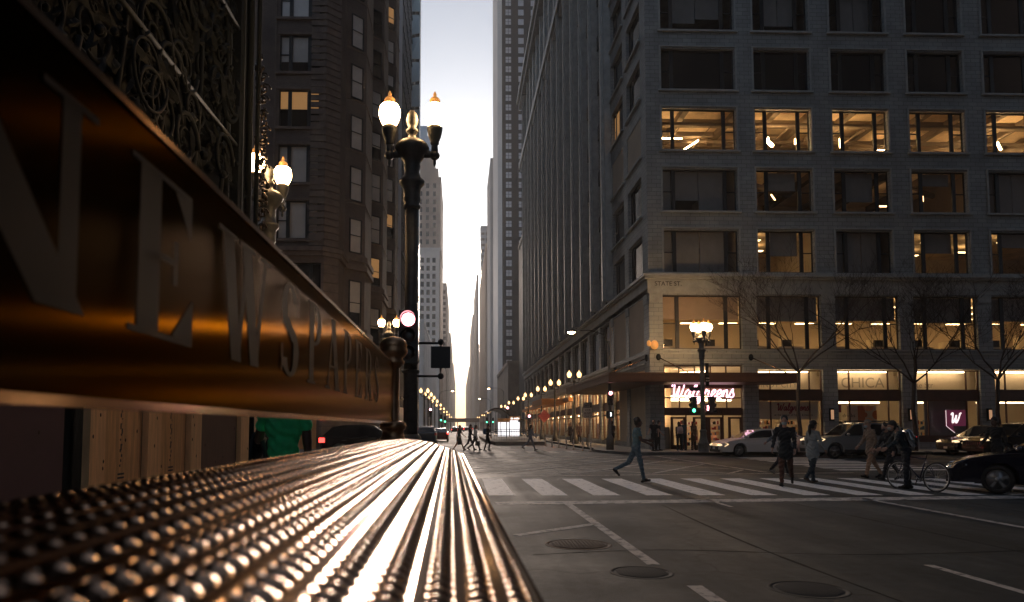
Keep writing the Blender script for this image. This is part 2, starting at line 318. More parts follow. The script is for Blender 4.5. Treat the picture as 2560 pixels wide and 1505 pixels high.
def paintworn(name, col, under, lo, hi):       # road paint rubbed through to the asphalt
    m = M[name]; n = m.node_tree; b = n.nodes['Principled BSDF']
    tc = n.nodes.new('ShaderNodeTexCoord'); t = n.nodes.new('ShaderNodeTexNoise'); t.inputs['Scale'].default_value = 5; t.inputs['Detail'].default_value = 10; t.inputs['Roughness'].default_value = .75; n.links.new(tc.outputs['Object'], t.inputs['Vector'])
    r = n.nodes.new('ShaderNodeValToRGB'); e = r.color_ramp.elements; e[0].position = lo; e[1].position = hi; e[0].color = (*under, 1); e[1].color = (*col, 1)
    n.links.new(t.outputs['Fac'], r.inputs[0]); n.links.new(r.outputs[0], b.inputs['Base Color'])
paintworn('paint', (.80, .79, .78), (.14, .145, .15), .37, .46); paintworn('paint_old', (.58, .55, .52), (.055, .06, .065), .40, .52)
# ================================================================ ground, roads, pavements
def st(o): o['kind'] = 'structure'; return o
g = MB(); g.box(-2500, 2500, -300, 5000, -1, -.008); st(g.build('ground', 'asphalt'))
g = MB(); n = 40
g.quad((-4.2, -60, 0), (17.5, -60, 0), (17.5, 21, 0), (-4.2, 21, 0)); g.quad((-400, 21, 0), (400, 21, 0), (400, 39, 0), (-400, 39, 0)); g.quad((-3.6, 39, 0), (9.2, 39, 0), (9.2, 1500, 0), (-3.6, 1500, 0))
st(g.build('road', 'asphalt'))
g = MB(); g.quad((5.6, 46, .004), (8.2, 46, .004), (7.6, 130, .004), (4.2, 130, .004)); st(g.build('bus_lane', 'brick_lane'))
g = MB()
for (x, y, rx, ry) in ((6.6, 27, 2.2, 1.1), (2.8, 31, 1.0, .7)):
    g.prism([(x+rx*a, y+ry*b) for a, b in ((-1, -.9), (.9, -1), (1, .8), (.2, 1), (-.8, .9))], .001, .003)
st(g.build('asphalt_patch', 'asphalt2'))
def pavement(name, poly):                   # raised slab with a kerb stone rim
    g = MB(); g.prism(poly, -.05, .15, 0)
    st(g.build(name, 'walk', fix=True))
def arc(cx, cy, r, a0, a1, n=8): return [(cx+r*math.cos(R(a0+(a1-a0)*i/n)), cy+r*math.sin(R(a0+(a1-a0)*i/n))) for i in range(n+1)]
pavement('pavement', [(-60, -60), (.12, -60), (.12, 13.6)]+arc(-2.4, 13.6, 2.52, 0, 90)[1:]+[(-60, 16.12)])
pavement('pavement', [(9.0, 1500), (9.0, 46.5)]+[(8.5, 44.5), (8.6, 42.2), (9.3, 40.3), (10.6, 39.1), (12.6, 38.75)]+[(400, 38.75), (400, 1500)])
pavement('pavement', [(-3.6, 1500), (-3.6, 42)]+[(-4.2, 39.8), (-6, 38.75)]+[(-400, 38.75), (-400, 1500)])
pavement('pavement', [(60, -60), (17.2, -60), (17.2, 17)]+arc(20.2, 17, 3, 180, 90)[1:]+[(60, 20)])
g = MB()
def strip(pts, w, z0, z1, m=0):             # kerb stones along a polyline
    for (a, b) in zip(pts[:-1], pts[1:]):
        a, b = Vector((*a, 0)), Vector((*b, 0)); d = (b-a).normalized(); nn = Vector((-d.y, d.x, 0))*w
        k = max(1, int((b-a).length/1.8))
        for i in range(k):
            p, q = a+(b-a)*(i/k)+d*.004, a+(b-a)*((i+1)/k)-d*.004
            g.prism([(p.x, p.y), (q.x, q.y), (q.x+nn.x, q.y+nn.y), (p.x+nn.x, p.y+nn.y)], z0, z1, m)
strip([(.125, -5), (.125, 13.6)]+arc(-2.4, 13.6, 2.525, 0, 90), .17, .0, .156)
strip([(9.0, 140), (9.0, 46.5), (8.5, 44.5), (8.6, 42.2), (9.3, 40.3), (10.6, 39.1), (12.6, 38.75), (60, 38.75)], .17, 0, .156)
strip([(-30, 38.75), (-6, 38.75), (-4.2, 39.8), (-3.6, 42), (-3.6, 140)], .17, 0, .156)
st(g.build('kerb', 'kerb', fix=True))
# ---- painted markings
g = MB(); Z = .004
def band(a, b, w, m=0, z=Z):                # painted band with slightly uneven ends
    a, b = Vector((*a[:2], z)), Vector((*b[:2], z)); d = (b-a).normalized(); nn = Vector((-d.y, d.x, 0))*(w/2)
    k = max(1, int((b-a).length/1.2)); L = []; Rr = []
    for i in range(k+1):
        p = a+(b-a)*(i/k); L.append(p+nn*(1+rnd.uniform(-.06, .03))); Rr.append(p-nn*(1+rnd.uniform(-.06, .03)))
    for i in range(k): g.quad(Rr[i], Rr[i+1], L[i+1], L[i], m)
for k in range(13):
    if k in (10,): pass
    x = .67+.31+1.2*k; band((x, 16.0-.02*k, 0), (x, 21.1, 0), .62)
band((.76, 14.34), (12.6, 15.36), .6, 1); band((.9, 22.2), (13.4, 23.6), .16, 1)
band((2.2, 14.2), (2.2, 7.95), .15, 1); band((2.3, 6.9), (2.3, -2), .15, 1); band((.82, 10.15), (2.15, 11.25), .17, 1)
band((8.8, 15.2), (8.5, -4), .14, 1); band((5.28, 7.85), (5.34, 4.2), .11, 1); band((5.3, 15.0), (5.3, 13.6), .09, 1)
for k in range(10):                          # box junction hatching
    for sgn in (1, -1):
        x0 = -6.5+2.6*k; pts = []
        a = Vector((x0, 23.4, 0)); b = Vector((x0+sgn*8.7, 36.8, 0))
        t0, t1 = 0, 1
        for t in range(41):
            pass
        ts = [t/40 for t in range(41) if -1.6 < (a+(b-a)*(t/40)).x < 10.4]
        if len(ts) > 1: band(a+(b-a)*ts[0], a+(b-a)*ts[-1], .13, 1, Z+.004*(1 if sgn > 0 else 0)+.002)
band((-1.8, 37.0), (10.6, 37.0), .15, 1); band((-1.7, 23.2), (-1.7, 37), .15, 1, Z+.01); band((10.5, 23.8), (10.5, 37), .15, 1, Z+.01)
for k in range(9):                           # bars of the crossing over the side street
    y = 25.2+1.25*k; band((13.7+.06*k, y), (18.2, y), .55)
for k in range(8): band((-2.0+1.3*k, 42.2), (-2.0+1.3*k, 45.6), .55, 1)
for k in range(14): band((2.4, 52+9*k), (2.4, 55+9*k), .12, 1)
st(g.build('road_markings', ['paint', 'paint_old']))
# ---- manhole covers
def manhole(label, x, y, r, wear):
    g = MB(); g.lathe([(r+.04, .0005), (r+.035, .003), (r, .003), (r, .001), (r-.02, .001), (r-.025, .004)], 36, 0)
    for i in range(-8, 9):
        for j in range(-8, 9):
            cx, cy = i*r/8.5, j*r/8.5
            if math.hypot(cx, cy) < r*.9: g.box(cx-r*.038, cx+r*.038, cy-r*.038, cy+r*.038, .0035, .0075)
    o = g.build('manhole_cover', wear, loc=(x, y, 0)); tag(o, label, 'manhole cover', 'manhole covers in the near lanes')
manhole('rusty round manhole cover beside the parking lane tick', 1.58, 9.35, .40, 'rustlid'if 'rustlid' in M else 'darkbronze')
manhole('dark manhole cover in the middle of the open lane near the bottom edge', 3.35, 6.73, .33, 'iron')
manhole('dark manhole cover lying across the gap in the parking line', 1.95, 7.55, .30, 'iron')
# ================================================================ corner department building (right)
bld = thing('corner_building', 'grey terracotta corner office block with drugstore and lit office windows', 'building', (12.1, 44, 0))
BX, BY = 12.1, 44.0
FL = 4.02; S0 = 11.46; NF = 13
bays = [(13.14, 17.99)]+[(19.26+5.13*k, 22.93+5.13*k) for k in range(5)]
fe = lambda u, z, d: (u-BX, d, z)             # east face, local coordinates
fs = lambda u, z, d: (d, u-BY, z)             # street side face
g = MB()
ops = []
for f in range(8):
    for a, b in bays: ops.append((a, b, S0+FL*f+(.04 if f == 0 else 0), S0+FL*f+2.78))
TOP = 63.0
wallgrid(g, fe, BX, 46, 11.46, TOP, ops, .38)
low = [(13.0, 18.1)]+[(19.06+5.13*k, 23.25+5.13*k) for k in range(5)]
wallgrid(g, fe, BX, 46, 6.0, 10.1, [(a, b, 6.53, 10.0) for a, b in low], .38)
go = [(12.98, 18.12, .15, 5.54)]+[(a, b, .6, 5.25) for a, b in low[1:]]
wallgrid(g, fe, BX, 46, 0.0, 6.0, go, .45)
wall = g.build('wall', 'terra', bld)
g = MB()
# frieze, belt courses, window surrounds and sills
g.box(-.10, 34, -.06, .0, 10.1, 10.42); g.box(-.10, 34, -.10, 0, 10.42, 11.0); g.box(-.3, 34, -.3, 0, 11.0, 11.14); g.box(-.42, 34, -.42, 0, 11.14, 11.32); g.box(-.16, 34, -.16, 0, 11.32, 11.46)
for z in (5.62, 5.78, 6.2, 6.42): g.box(.86, 34, -.05-.03*(z > 6), 0, z, z+.08)
for a, b in bays:
    for f in range(5):
        z = S0+FL*f
        if f: g.box(a-BX-.22, b-BX+.22, -.16, 0, z-.12, z); 
        g.box(a-BX-.13, a-BX-.03, -.06, 0, z+.003, z+2.88); g.box(b-BX+.03, b-BX+.13, -.06, 0, z+.003, z+2.88); g.box(a-BX-.13, b-BX+.13, -.08, 0, z+2.881, z+2.97)
for i, (a, b) in enumerate(low):             # pier capitals below the frieze
    a0 = BX if i == 0 else low[i-1][1]
    g.box(a0-BX+.02, a-BX-.02, -.05, 0, 9.55, 10.09); g.box(a0-BX+.06, a-BX-.06, -.075, -.05, 9.62, 9.72); g.box(a0-BX+.06, a-BX-.06, -.075, -.05, 9.92, 10.05)
    g.box(a0-BX+.01, a-BX-.01, -.06, 0, .15, .75)
g.build('stone_trim', 'terra_trim', bld)
g = MB(); wtext(g, 'STATE ST.', .40, (.36, -.104, 10.58), (1, 0, 0), (0, 0, 1), 0, .006); g.build('street_name', 'blacktext', bld)
# ---- street side: pavilion bays and projecting piers
g = MB(); SB = [(45.35+4.95*k, 49.15+4.95*k) for k in range(17)]; YE = 129.6
ops = []; 
for k, (a, b) in enumerate(SB):
    for f in range(NF): ops.append((a, b, S0+FL*f+.04*(f == 0), S0+FL*f+2.78))
wallgrid(g, fs, BY, YE, 11.46, TOP, ops, .38)
wallgrid(g, fs, BY, YE, 6.0, 10.1, [(a-.1, b+.2, 6.53, 10.0) for a, b in SB], .38)
wallgrid(g, fs, BY, YE, 0, 6.0, [(a-.15, b+.25, .5, 5.3) for a, b in SB], .45)
g.quad(fs(YE, 0, 0), fs(YE, 0, 34), fs(YE, TOP, 34), fs(YE, TOP, 0)); g.quad((0, 0, TOP), (34, 0, TOP), (34, 85.6, TOP), (0, 85.6, TOP)); g.quad((34, 0, 0), (34, 85.6, 0), (34, 85.6, TOP), (34, 0, TOP))
g.build('street_wall', 'terra', bld)
g = MB(); g2 = MB(); SPN = []
for k in range(2, 17):
    y = SB[k][0]-.575-BY; zt = 50.2 if k < 16 else TOP
    g.box(-.55, -.002, y-.42, y+.42, 11.5, zt); g.box(-.78, -.55, y-.16, y+.16, 11.5, zt)
    g.box(-.4, -.002, y-.36, y+.36, 51.2, TOP-1.2)
for k in range(2, 16):
    a, b = SB[k]
    ym = (a+b)/2-BY; g.box(-.30, -.002, ym-.10, ym+.10, 11.5, 50.2)
    for f in range(10):
        if k < 12:
            if not SPN: q = MB(); q.box(-.12, -.003, .03, 3.77, 2.8, 4.0); q.box(-.15, -.12, .3, 3.5, 3.0, 3.8); SPN.append(q.build('spandrel', 'terra_dark', bld, (0, a-BY, S0+FL*f)).data)
            else: obj('spandrel', SPN[0], bld, (0, a-BY, S0+FL*f))
        else: g2.box(-.12, -.003, a-BY+.03, b-BY-.03, S0+FL*f+2.8, S0+FL*f+4.0)
for k in range(2):
    a, b = SB[k]
    for f in range(NF): g.box(-.16, -.002, a-BY-.2, b-BY+.2, S0+FL*f-.12, S0+FL*f)
g.box(-.9, -.003, 9.6, 85.6, 50.2, 51.2); g.box(-.6, -.004, 9.6, 85.6, 49.6, 50.2)
g.box(-.9, -.003, 0, 85.6, TOP-1.1, TOP-.2); g.box(-1.3, -.004, -.9, 85.6, TOP-.2, TOP+.6)
g.box(-.10, -.001, .0, 85.6, 10.42, 11.0); g.box(-.3, -.001, .002, 85.6, 11.0, 11.14); g.box(-.42, -.001, .002, 85.6, 11.14, 11.32); g.box(-.16, -.001, .002, 85.6, 11.32, 11.46)
for z in (5.62, 6.2): g.box(-.08, -.001, .9, 85.6, z, z+.1)
for k in range(17): y = SB[k][0]-BY; g.box(-.06, -.001, y-1.0, y-.15, 9.5, 10.1); g.box(-.06, -.001, y-1.0, y-.15, .15, .9)
g.build('pier', 'terra_trim', bld); g2.build('spandrel', 'terra_dark', bld)['kind'] = 'stuff'
# ---- windows: frame with a pane child, three lights each
def win_meshes(wd, h, side=True, sw=.62, rail=True, dep=.07):
    f = MB(); p = MB(); t = .07
    f.box(0, t, 0, dep, 0, h); f.box(wd-t, wd, 0, dep, 0, h); f.box(t, wd-t, 0, dep, 0, t); f.box(t, wd-t, 0, dep, h-t, h)
    if side:
        for x in (sw, wd-sw-.24): f.box(x, x+.24, -.02, dep, t, h-t)
        if rail:
            for x0, x1 in ((t, sw), (wd-sw, wd-t)): f.box(x0, x1, .01, dep, h*.47, h*.47+.06)
    else: f.box(t, wd-t, .01, dep, h*.5, h*.5+.05)
    p.quad((t, dep*.6, t), (wd-t, dep*.6, t), (wd-t, dep*.6, h-t), (t, dep*.6, h-t))
    return f, p
lit = {(2, 0): 1, (2, 1): 1, (2, 2): 1, (2, 3): 1, (2, 4): 1, (2, 5): 1, (1, 1): 1, (1, 2): 2, (1, 3): 1, (0, 1): 1, (0, 3): 1, (0, 4): 1}
def put_window(parent, loc, rz, wd, h, pane, cache={}, **kw):
    key = (round(wd, 3), round(h, 3), tuple(kw.items()))
    if key not in cache:
        f, p = win_meshes(wd, h, **kw); cache[key] = {}
        o = f.build('window', 'winframe', parent, loc, rz); cache[key]['f'] = o.data; cache[key]['p'] = p
    else: o = obj('window', cache[key]['f'], parent, loc, rz)
    if pane not in cache[key]: q = cache[key]['p'].build('pane', pane, o); cache[key][pane] = q.data
    else: obj('pane', cache[key][pane], o)
    return o
rb = random.Random(3)
blinds = []
HALF = {(0, 1): 1.55, (0, 3): 1.3, (0, 4): .9, (1, 1): 1.2, (1, 3): .8, (1, 2): 1.9}
for f in range(5):
    for k, (a, b) in enumerate(bays):
        isl = lit.get((f, k)); z = S0+FL*f+(.04 if f == 0 else 0)
        pane = 'clear' if isl or (f, k) in ((1, 0), (0, 0), (0, 2), (1, 4), (4, 0), (4, 1), (4, 2)) else 'darkglass'
        o = put_window(bld, (a-BX, .24, z), 0, b-a, 2.74 if f == 0 else 2.78, pane)
        if (f, k) in HALF: gb = MB(); gb.box(.95, b-a-.95, .16, .165, 2.7-HALF[(f, k)], 2.7); gb.build('blind', 'blind', o)
        if not isl:
            drop = {(1, 0): (1.9, 2.7), (0, 0): (2.7, 2.7), (0, 2): (2.7, 2.7), (1, 4): (2.7, 2.7), (4, 0): (2.0, 1.7), (4, 1): (2.1, 2.1), (4, 2): (2.5, 2.5)}.get((f, k))
            if drop:
                gb = MB(); wd = b-a; m = wd/2
                gb.box(.75, m-.02, .16, .165, 2.7-drop[0], 2.7); gb.box(m+.02, wd-.75, .16, .165, 2.7-drop[1], 2.7)
                if f < 2: gb.box(.08, .6, .16, .165, .1, 2.7)
                gb.build('blind', 'blind', o)
for k in range(4):
    for f in range(NF):
        a, b = SB[k]
        pane = 'darkglass'
        o = put_window(bld, (.24, b-BY, S0+FL*f+.02), -R(90), b-a, 2.74, pane, sw=.55)
        if (k, f) in ((0, 2), (1, 3), (1, 2)):
            gb = MB(); gb.quad((.1, .02, .1), (1.6, .02, .1), (1.6, .02, 2.5), (.1, .02, 2.5)); gb.build('blind', 'blind_lit' if 'blind_lit' in M else 'blind_warm', o)
f = MB()
for k in range(4, 17):
    for fl in range(NF):
        a, b = SB[k]; z = S0+FL*fl; fy = a-BY
        f.quad((.26, fy, z), (.26, b-BY, z), (.26, b-BY, z+2.78), (.26, fy, z+2.78), 1)
        for yy in (fy+.04, (fy+b-BY)/2, b-BY-.04): f.box(.18, .255, yy-.06, yy+.06, z, z+2.78)
        f.box(.2, .254, fy+.1, b-BY-.1, z+1.35, z+1.42)
o = f.build('window', ['winframe', 'darkglass'], bld); o['kind'] = 'stuff'
for k, (a, b) in enumerate(low):              # large second floor windows
    o = put_window(bld, (a-BX, .24, 6.53), 0, b-a, 3.46, 'clear', sw=.72 if k else .85)
    gb = MB(); wd = b-a; h = [1.45, 1.55, 1.5, 1.62, 1.5, 1.5][k]
    gb.box(.1, wd-.1, .16, .165, 3.4-h, 3.4); gb.build('blind', 'blind_warm' if k == 0 else 'blind', o)
for k in range(17):
    a, b = SB[k][0]-.1, SB[k][1]+.2
    o = put_window(bld, (.24, b-BY, 6.53), -R(90), b-a, 3.46, 'darkglass' if k not in (0, 1, 2) else 'clear', sw=.8)
    if k < 3: gb = MB(); gb.box(.1, b-a-.1, .2, .205, .2, 3.3); gb.build('blind', 'blind_warm', o)
# ---- rooms behind the lit windows
g = MB(); gc = MB(); lights = []
def room(x0, x1, z0, z1, d, cm=0, wm=1):
    g.quad((x0, .42, z1), (x1, .42, z1), (x1, d, z1), (x0, d, z1), cm); g.quad((x0, .42, z0), (x1, .42, z0), (x1, d, z0), (x0, d, z0), 2)
    g.quad((x0, d, z0), (x1, d, z0), (x1, d, z1), (x0, d, z1), wm); g.quad((x0, .42, z0), (x0, d, z0), (x0, d, z1), (x0, .42, z1), wm); g.quad((x1, .42, z0), (x1, d, z0), (x1, d, z1), (x1, .42, z1), wm)
W0 = .05
room(W0, 33, 19.0, 22.75, 11)                 # third row up: open loft, all lit
for k in range(6):
    x = bays[k][0]-BX
    for j in range(2): g.box(x-1+j*2.6, x-.6+j*2.6, .5, 10.9, 22.35, 22.74, 3)
for y in (2.6, 6.2): g.box(.1, 32.9, y, y+.4, 22.3, 22.745, 3)
for y in (1.6, 4.4): g.tube([(.1, y, 21.95), (32.9, y, 21.95)], .14, 8, 3)
room(W0+5.9, 22.4, 15.0, 18.75, 9)            # second row: partly lit
for k in range(1, 4):
    x = bays[k][0]-BX
    g.box(x-.8, x-.4, .5, 8.9, 18.3, 18.74, 3); g.box(x+2.2, x+2.6, .5, 8.9, 18.3, 18.74, 3); g.tube([(x-.5, 1.4, 17.9), (x+4, 3.8, 17.9)], .2, 8, 3)
room(W0+5.9, 11.6, 11.0, 14.6, 9); room(16.6, 33, 11.0, 14.6, 9)   # first row offices
room(W0, 33, 6.1, 10.05, 12)                  # second floor office
g.build('room', ['ceil', 'roomwall', 'floorin', 'beam'], bld)
def fixture(pts, m='strip', r=.05):
    q = MB(); q.tube(pts, r, 6, 0); return q.build('ceiling_light', m, bld)
def panel(x, y, z, w, l, m='strip_office'):
    q = MB(); q.box(x-w/2, x+w/2, y-l/2, y+l/2, z-.05, z); return q.build('ceiling_light', m, bld)
for k in range(6):
    x = bays[k][0]-BX; wd = bays[k][1]-bays[k][0]
    if k == 0: fixture([(x+.2, 2.2, 21.2), (x+2.0, 2.2, 21.2)]); fixture([(x+2.9, 5.2, 21.5), (x+3.5, 3.2, 21.5)])
    elif k == 1: fixture([(x+wd*.30, 1.0, 20.7), (x+wd*.55, 2.0, 20.7)], r=.12); fixture([(x+wd*.38, 1.2, 20.9), (x+wd*.46, 1.9, 20.9)]); fixture([(x+wd*.88, 1.2, 20.8), (x+wd*.97, 1.9, 20.8)]); fixture([(x+wd*.5, 6, 21.6), (x+wd*.75, 6, 21.6)], r=.03)
    elif k == 2: fixture([(x+wd*.28, 1.0, 20.8), (x+wd*.68, 3.6, 21.3)])
    elif k == 3: fixture([(x+wd*.05, 1.0, 20.7), (x+wd*.12, 1.5, 20.7)]); fixture([(x+wd*.2, 5.0, 21.7), (x+wd*.9, 5.0, 21.7)], r=.03); fixture([(x+wd*.3, 8, 21.8), (x+wd*.9, 8, 21.8)], r=.03)
    else: fixture([(x+wd*.5, 1.4, 20.8), (x+wd*.95, 3.2, 21.1)], r=.08); fixture([(x+wd*.3, 6, 21.7), (x+wd*.8, 6, 21.7)], r=.03)
    g_ = MB(); g_.box(x+wd*.3, x+wd*.3+.05, .9, 10, 21.45, 21.5); g_.box(x+wd*.72, x+wd*.72+.05, .9, 10, 21.45, 21.5); g_.box(x+.2, x+wd-.2, 3.4+.3*k, 3.75+.3*k, 21.9, 22.2); g_.build('ceiling_duct', 'beam', bld)
    if k == 2: fixture([(x-.2, 2, 21.3), (x+.5, 2, 21.3)])
for k in (1, 3): x = bays[k][0]-BX; fixture([(x+1.5, 1.2, 17.0), (x+2.2, 2.2, 17.0)], 'strip_dim'); fixture([(x+.1, 4, 17.2), (x+1.6, 4, 17.2)], 'strip_dim')
for (x, y) in ((7.6, 2.2), (9.6, 2.2), (9.0, 5), (7.2, 6), (18.0, 2.4), (20.2, 2.4), (19.2, 5), (21.0, 6), (23.4, 2.4), (25.4, 2.2), (24.4, 5), (17.6, 6.4)): panel(x, y, 14.2, 1.3, .3, 'office_dim')
for i in range(11):
    for j in range(4): panel(1.5+3.0*i+(1.2 if j % 2 else 0), 1.8+2.5*j, 9.6, 1.35, .3)
g = MB()                                       # desks and cabinets behind the second floor glass
for i in range(12):
    x = 1.2+2.7*i+rb.uniform(-.4, .4); g.box(x, x+1.6, 1.2, 1.9, 6.1, 6.85, 0); g.box(x+.3, x+.9, 1.3, 1.5, 6.87, 7.3, 1); g.box(x+1.0, x+1.4, 3, 3.5, 6.1, 7.6+rb.uniform(-.3, .3), 2)
g.build('office_furniture', ['roomwall', 'black', 'cream'], bld)
# ---- ground floor shop: glazing, doors, signs, interior
fr = MB(); pn = MB()
def bars(x0, x1, z0, z1, xs=(), zs=(), y=.2, t=.07, m='canopy'):
    q = MB(); d = .09
    q.box(x0, x1, y, y+d, z0, z0+t); q.box(x0, x1, y, y+d, z1-t, z1); q.box(x0, x0+t, y, y+d, z0+t, z1-t); q.box(x1-t, x1, y, y+d, z0+t, z1-t)
    for x in xs: q.box(x-t/2, x+t/2, y, y+d, z0+t, z1-t)
    for z in zs:
        e = [x0+t]+[v for x in xs for v in (x-t/2, x+t/2)]+[x1-t]
        for a, b in zip(e[::2], e[1::2]): q.box(a, b, y+.004, y+d-.004, z-t/2, z+t/2)
    o = q.build('shop_window', m, bld); p = MB(); p.quad((x0+.02, y+.05, z0+.02), (x1-.02, y+.05, z0+.02), (x1-.02, y+.05, z1-.02), (x0+.02, y+.05, z1-.02)); p.build('pane', 'clear', o); return o
a, b = .92, 5.98; q5 = [a+(b-a)*i/5 for i in range(1, 5)]
bars(a, b, 4.85, 5.5, q5, (4.98,)); bars(a, b, 2.72, 4.1, q5, (3.42,))
g = MB(); g.box(a, b, .16, .36, 2.3, 2.72); g.box(a, b, .12, .4, 4.1, 4.85); hd = g.build('door_header', 'canopy', bld)
g = MB(); wtext(g, 'TWO NORTH STATE', .26, ((a+b)/2, .154, 2.42), (1, 0, 0), (0, 0, 1), 0, .004, align='CENTER'); g.build('lettering', 'blacktext', hd)
def door(x, w):
    q = MB(); t = .16; z1 = 2.2
    q.box(x, x+t, .22, .29, .16, z1); q.box(x+w-t, x+w, .22, .29, .16, z1); q.box(x+t, x+w-t, .22, .29, z1-.12, z1); q.box(x+t, x+w-t, .22, .29, .16, .42)
    o = q.build('shop_door', 'canopy', bld); p = MB(); p.quad((x+t, .25, .42), (x+w-t, .25, .42), (x+w-t, .25, z1-.12), (x+t, .25, z1-.12)); p.build('pane', 'clear', o)
    h = MB(); h.tube([(x+w-t-.03, .16, .95), (x+w-t-.03, .16, 1.35)], .015, 6); h.build('handle', 'chrome', o)
for x, wdt in ((1.35, .95), (2.78, .95), (3.74, .95), (5.0+.05, .9)): door(x, wdt)
g = MB(); 
for x in (.94, 2.34, 4.72, 5.95): g.box(x-.03, x+.03, .2, .32, .16, 2.3)
g.build('door_post', 'canopy', bld)
for k in range(1, 6):                          # display windows
    a, b = low[k][0]-BX, low[k][1]-BX; xs = (a+.85, b-.8)
    bars(a, b, 3.9, 5.2, xs); bars(a, b, .95, 3.3, xs)
    g = MB(); g.box(a, b, .15, .4, 3.3, 3.9); g.build('transom_beam', 'canopy', bld); g = MB(); g.box(a, b, .1, .4, .6, .95); g.build('bulkhead', 'canopy', bld)
g = MB()                                       # shop interior shell
room(.1, 33, .16, 5.5, 9.0, 0, 0); g.build('shop_room', ['cream', 'cream', 'floorin'], bld)
g = MB(); gt = MB()
for k in range(1, 6):                          # mural wall above the display windows
    a, b = low[k][0]-BX, low[k][1]-BX
    g.box(a-.2, b+.2, 1.2, 1.3, 3.35, 5.3); g.box(a-.1, b+.1, .5, 1.3, 3.33, 3.36)
    if k in (1, 2, 3):
        tx = {1: ('WINDY CITY', '* * *', 'Loop St'), 2: ('CHICA', 'CHICAGO  ILLINOIS', 'State Street'), 3: ('State Str', 'LAKE SHORE', 'North Side')}[k]
        wtext(gt, tx[0], .95 if k == 2 else .5, (a+.15+(.7 if k == 2 else 0), 1.196, 4.15), (1, 0, 0), (0, 0, 1), 0, .002)
        wtext(gt, tx[1], .3, (a+.3, 1.196, 3.75), (1, 0, 0), (0, 0, 1), 0, .002); wtext(gt, tx[2], .26, (a+2.4, 1.196, 3.5), (1, 0, 0), (0, 0, 1), 0, .002)
    q = MB(); q.box(a+.1, b-.5, .75, .85, 5.1, 5.18); q.build('shop_light', 'strip_shop', bld)
    q = MB(); q.box(a+.3, b-.3, 2.0, 2.12, 3.15, 3.23); q.build('shop_light', 'strip_shop', bld)
g.build('mural_wall', 'cream', bld); gt.build('mural_lettering', 'grey_ink', bld)
q = MB(); q.tube([(.9, 1.6, 5.02), (4.9, 3.4, 5.38)], .05, 6); q.build('shop_light', 'strip_shop', bld)
for y in (2.6, 4.4, 6.2):
    q = MB(); q.box(.6, 6.2, y, y+.12, 3.0+.12*y, 3.08+.12*y); q.build('shop_light', 'strip_shop', bld)
g = MB(); script(g, 'Walgreens', .86, (1.30, .06, 3.44), (1, 0, 0), (0, 0, 1), .042); g.build('neon_sign', 'neon', bld)
g = MB(); wtext(g, 'Home of  happy & healthy', .3, (2.2, .5, 3.86), (1, 0, 0), (0, 0, 1), 0, .002, .25); g.build('lettering', 'redtext', bld)
a1 = low[1][0]-BX; g = MB(); script(g, 'Walgreens', .44, (a1+1.35, .5, 2.62), (1, 0, 0), (0, 0, 1), .032); wtext(g, 'at the corner of happy & healthy', .19, (a1+1.2, .5, 2.28), (1, 0, 0), (0, 0, 1), 1, .002)
g.box(a1+.1, low[1][1]-BX-.1, .56, .58, 2.05, 3.2, 2); g.build('window_sign', ['redtext', 'blacktext', 'cream'], bld)
a2 = low[2][0]-BX; g = MB(); g.box(a2+1.05, a2+3.0, .9, .96, 1.8, 2.95, 0); g.box(a2+1.75, a2+2.22, .88, .9, 1.8, 2.95, 1)
for (x, z, r0, a0, a9) in ((2.45, 2.95, .36, 180, 360), (2.45, 1.8, .36, 0, 180), (3.0, 2.35, .3, 90, 270), (2.22, 2.35, .16, -90, 90)):
    pts = arc(0, 0, r0, a0, a9, 12); g.prism([(a2+x+p[0], z+p[1]) for p in pts], .88, .9, 1 if r0 < .33 else 2, 'y')
wtext(g, 'drinks', .34, (a2+.72, .87, 2.2), (1, 0, 0), (0, 0, 1), 3, .002)
g.box(a2+.05, a2+.42, .45, .48, 2.5, 3.0, 4); g.build('poster', ['cream', 'poster_orange' if 'poster_orange' in M else 'wood', 'wood', 'blacktext', 'redtext'], bld)
a3 = low[3][0]-BX; g = MB(); g.box(a3+.9, a3+3.7, .7, .76, .5, 3.25); g.build('display_back', 'blind', bld)
# projecting flag sign
g = MB(); px, pz = a3+1.55, 1.62; g.box(px, px+1.25, -.42, -.3, pz, pz+1.02); g.prism([(px, pz), (px+.55, pz-.42), (px+.4, pz)], -.42, -.3, 0, 'y')
fl = g.build('flag_sign', 'purple', bld); g = MB(); script(g, 'W', .62, (px+.22, -.43, pz+.2), (1, 0, 0), (0, 0, 1), .045)
g.tube([(px-.02, -.43, pz+1.0), (px-.02, -.43, pz), (px+.5, -.43, pz-.42)], .012, 5); g.build('lettering', 'whitetext', fl)
# canopy over the entrance, round both street fronts, with tie rods
g = MB(); g.box(-3.2, 8.3, -2.6, .02, 4.24, 4.82); g.box(-3.2, -.003, .021, 14, 4.24, 4.82)
for z in (4.3, 4.7): g.box(-3.24, 8.34, -2.64, -2.6, z, z+.06); g.box(-3.24, -3.2, -2.6, 14, z, z+.06)
cn = g.build('canopy', 'canopy', bld)
for (p, q) in (((.55, 0, 6.0), (1.7, -2.3, 4.85)), ((6.5, 0, 6.0), (7.7, -2.3, 4.85))):
    g = MB(); g.tube([p, q], .035, 6, 0); g.ell((p[0], -.05, p[2]), (.16, .1, .22), 10, 1); g.build('tie_rod', ['bronze', 'blackiron'], bld)
for y in (.6, 4.9, 9.8): g = MB(); g.tube([(0, y, 6.0), (-2.8, y+.2, 4.85)], .04, 6, 0); g.ell((-.05, y, 6.0), (.1, .2, .24), 10, 1); g.build('tie_rod', ['bronze', 'blackiron'], bld)
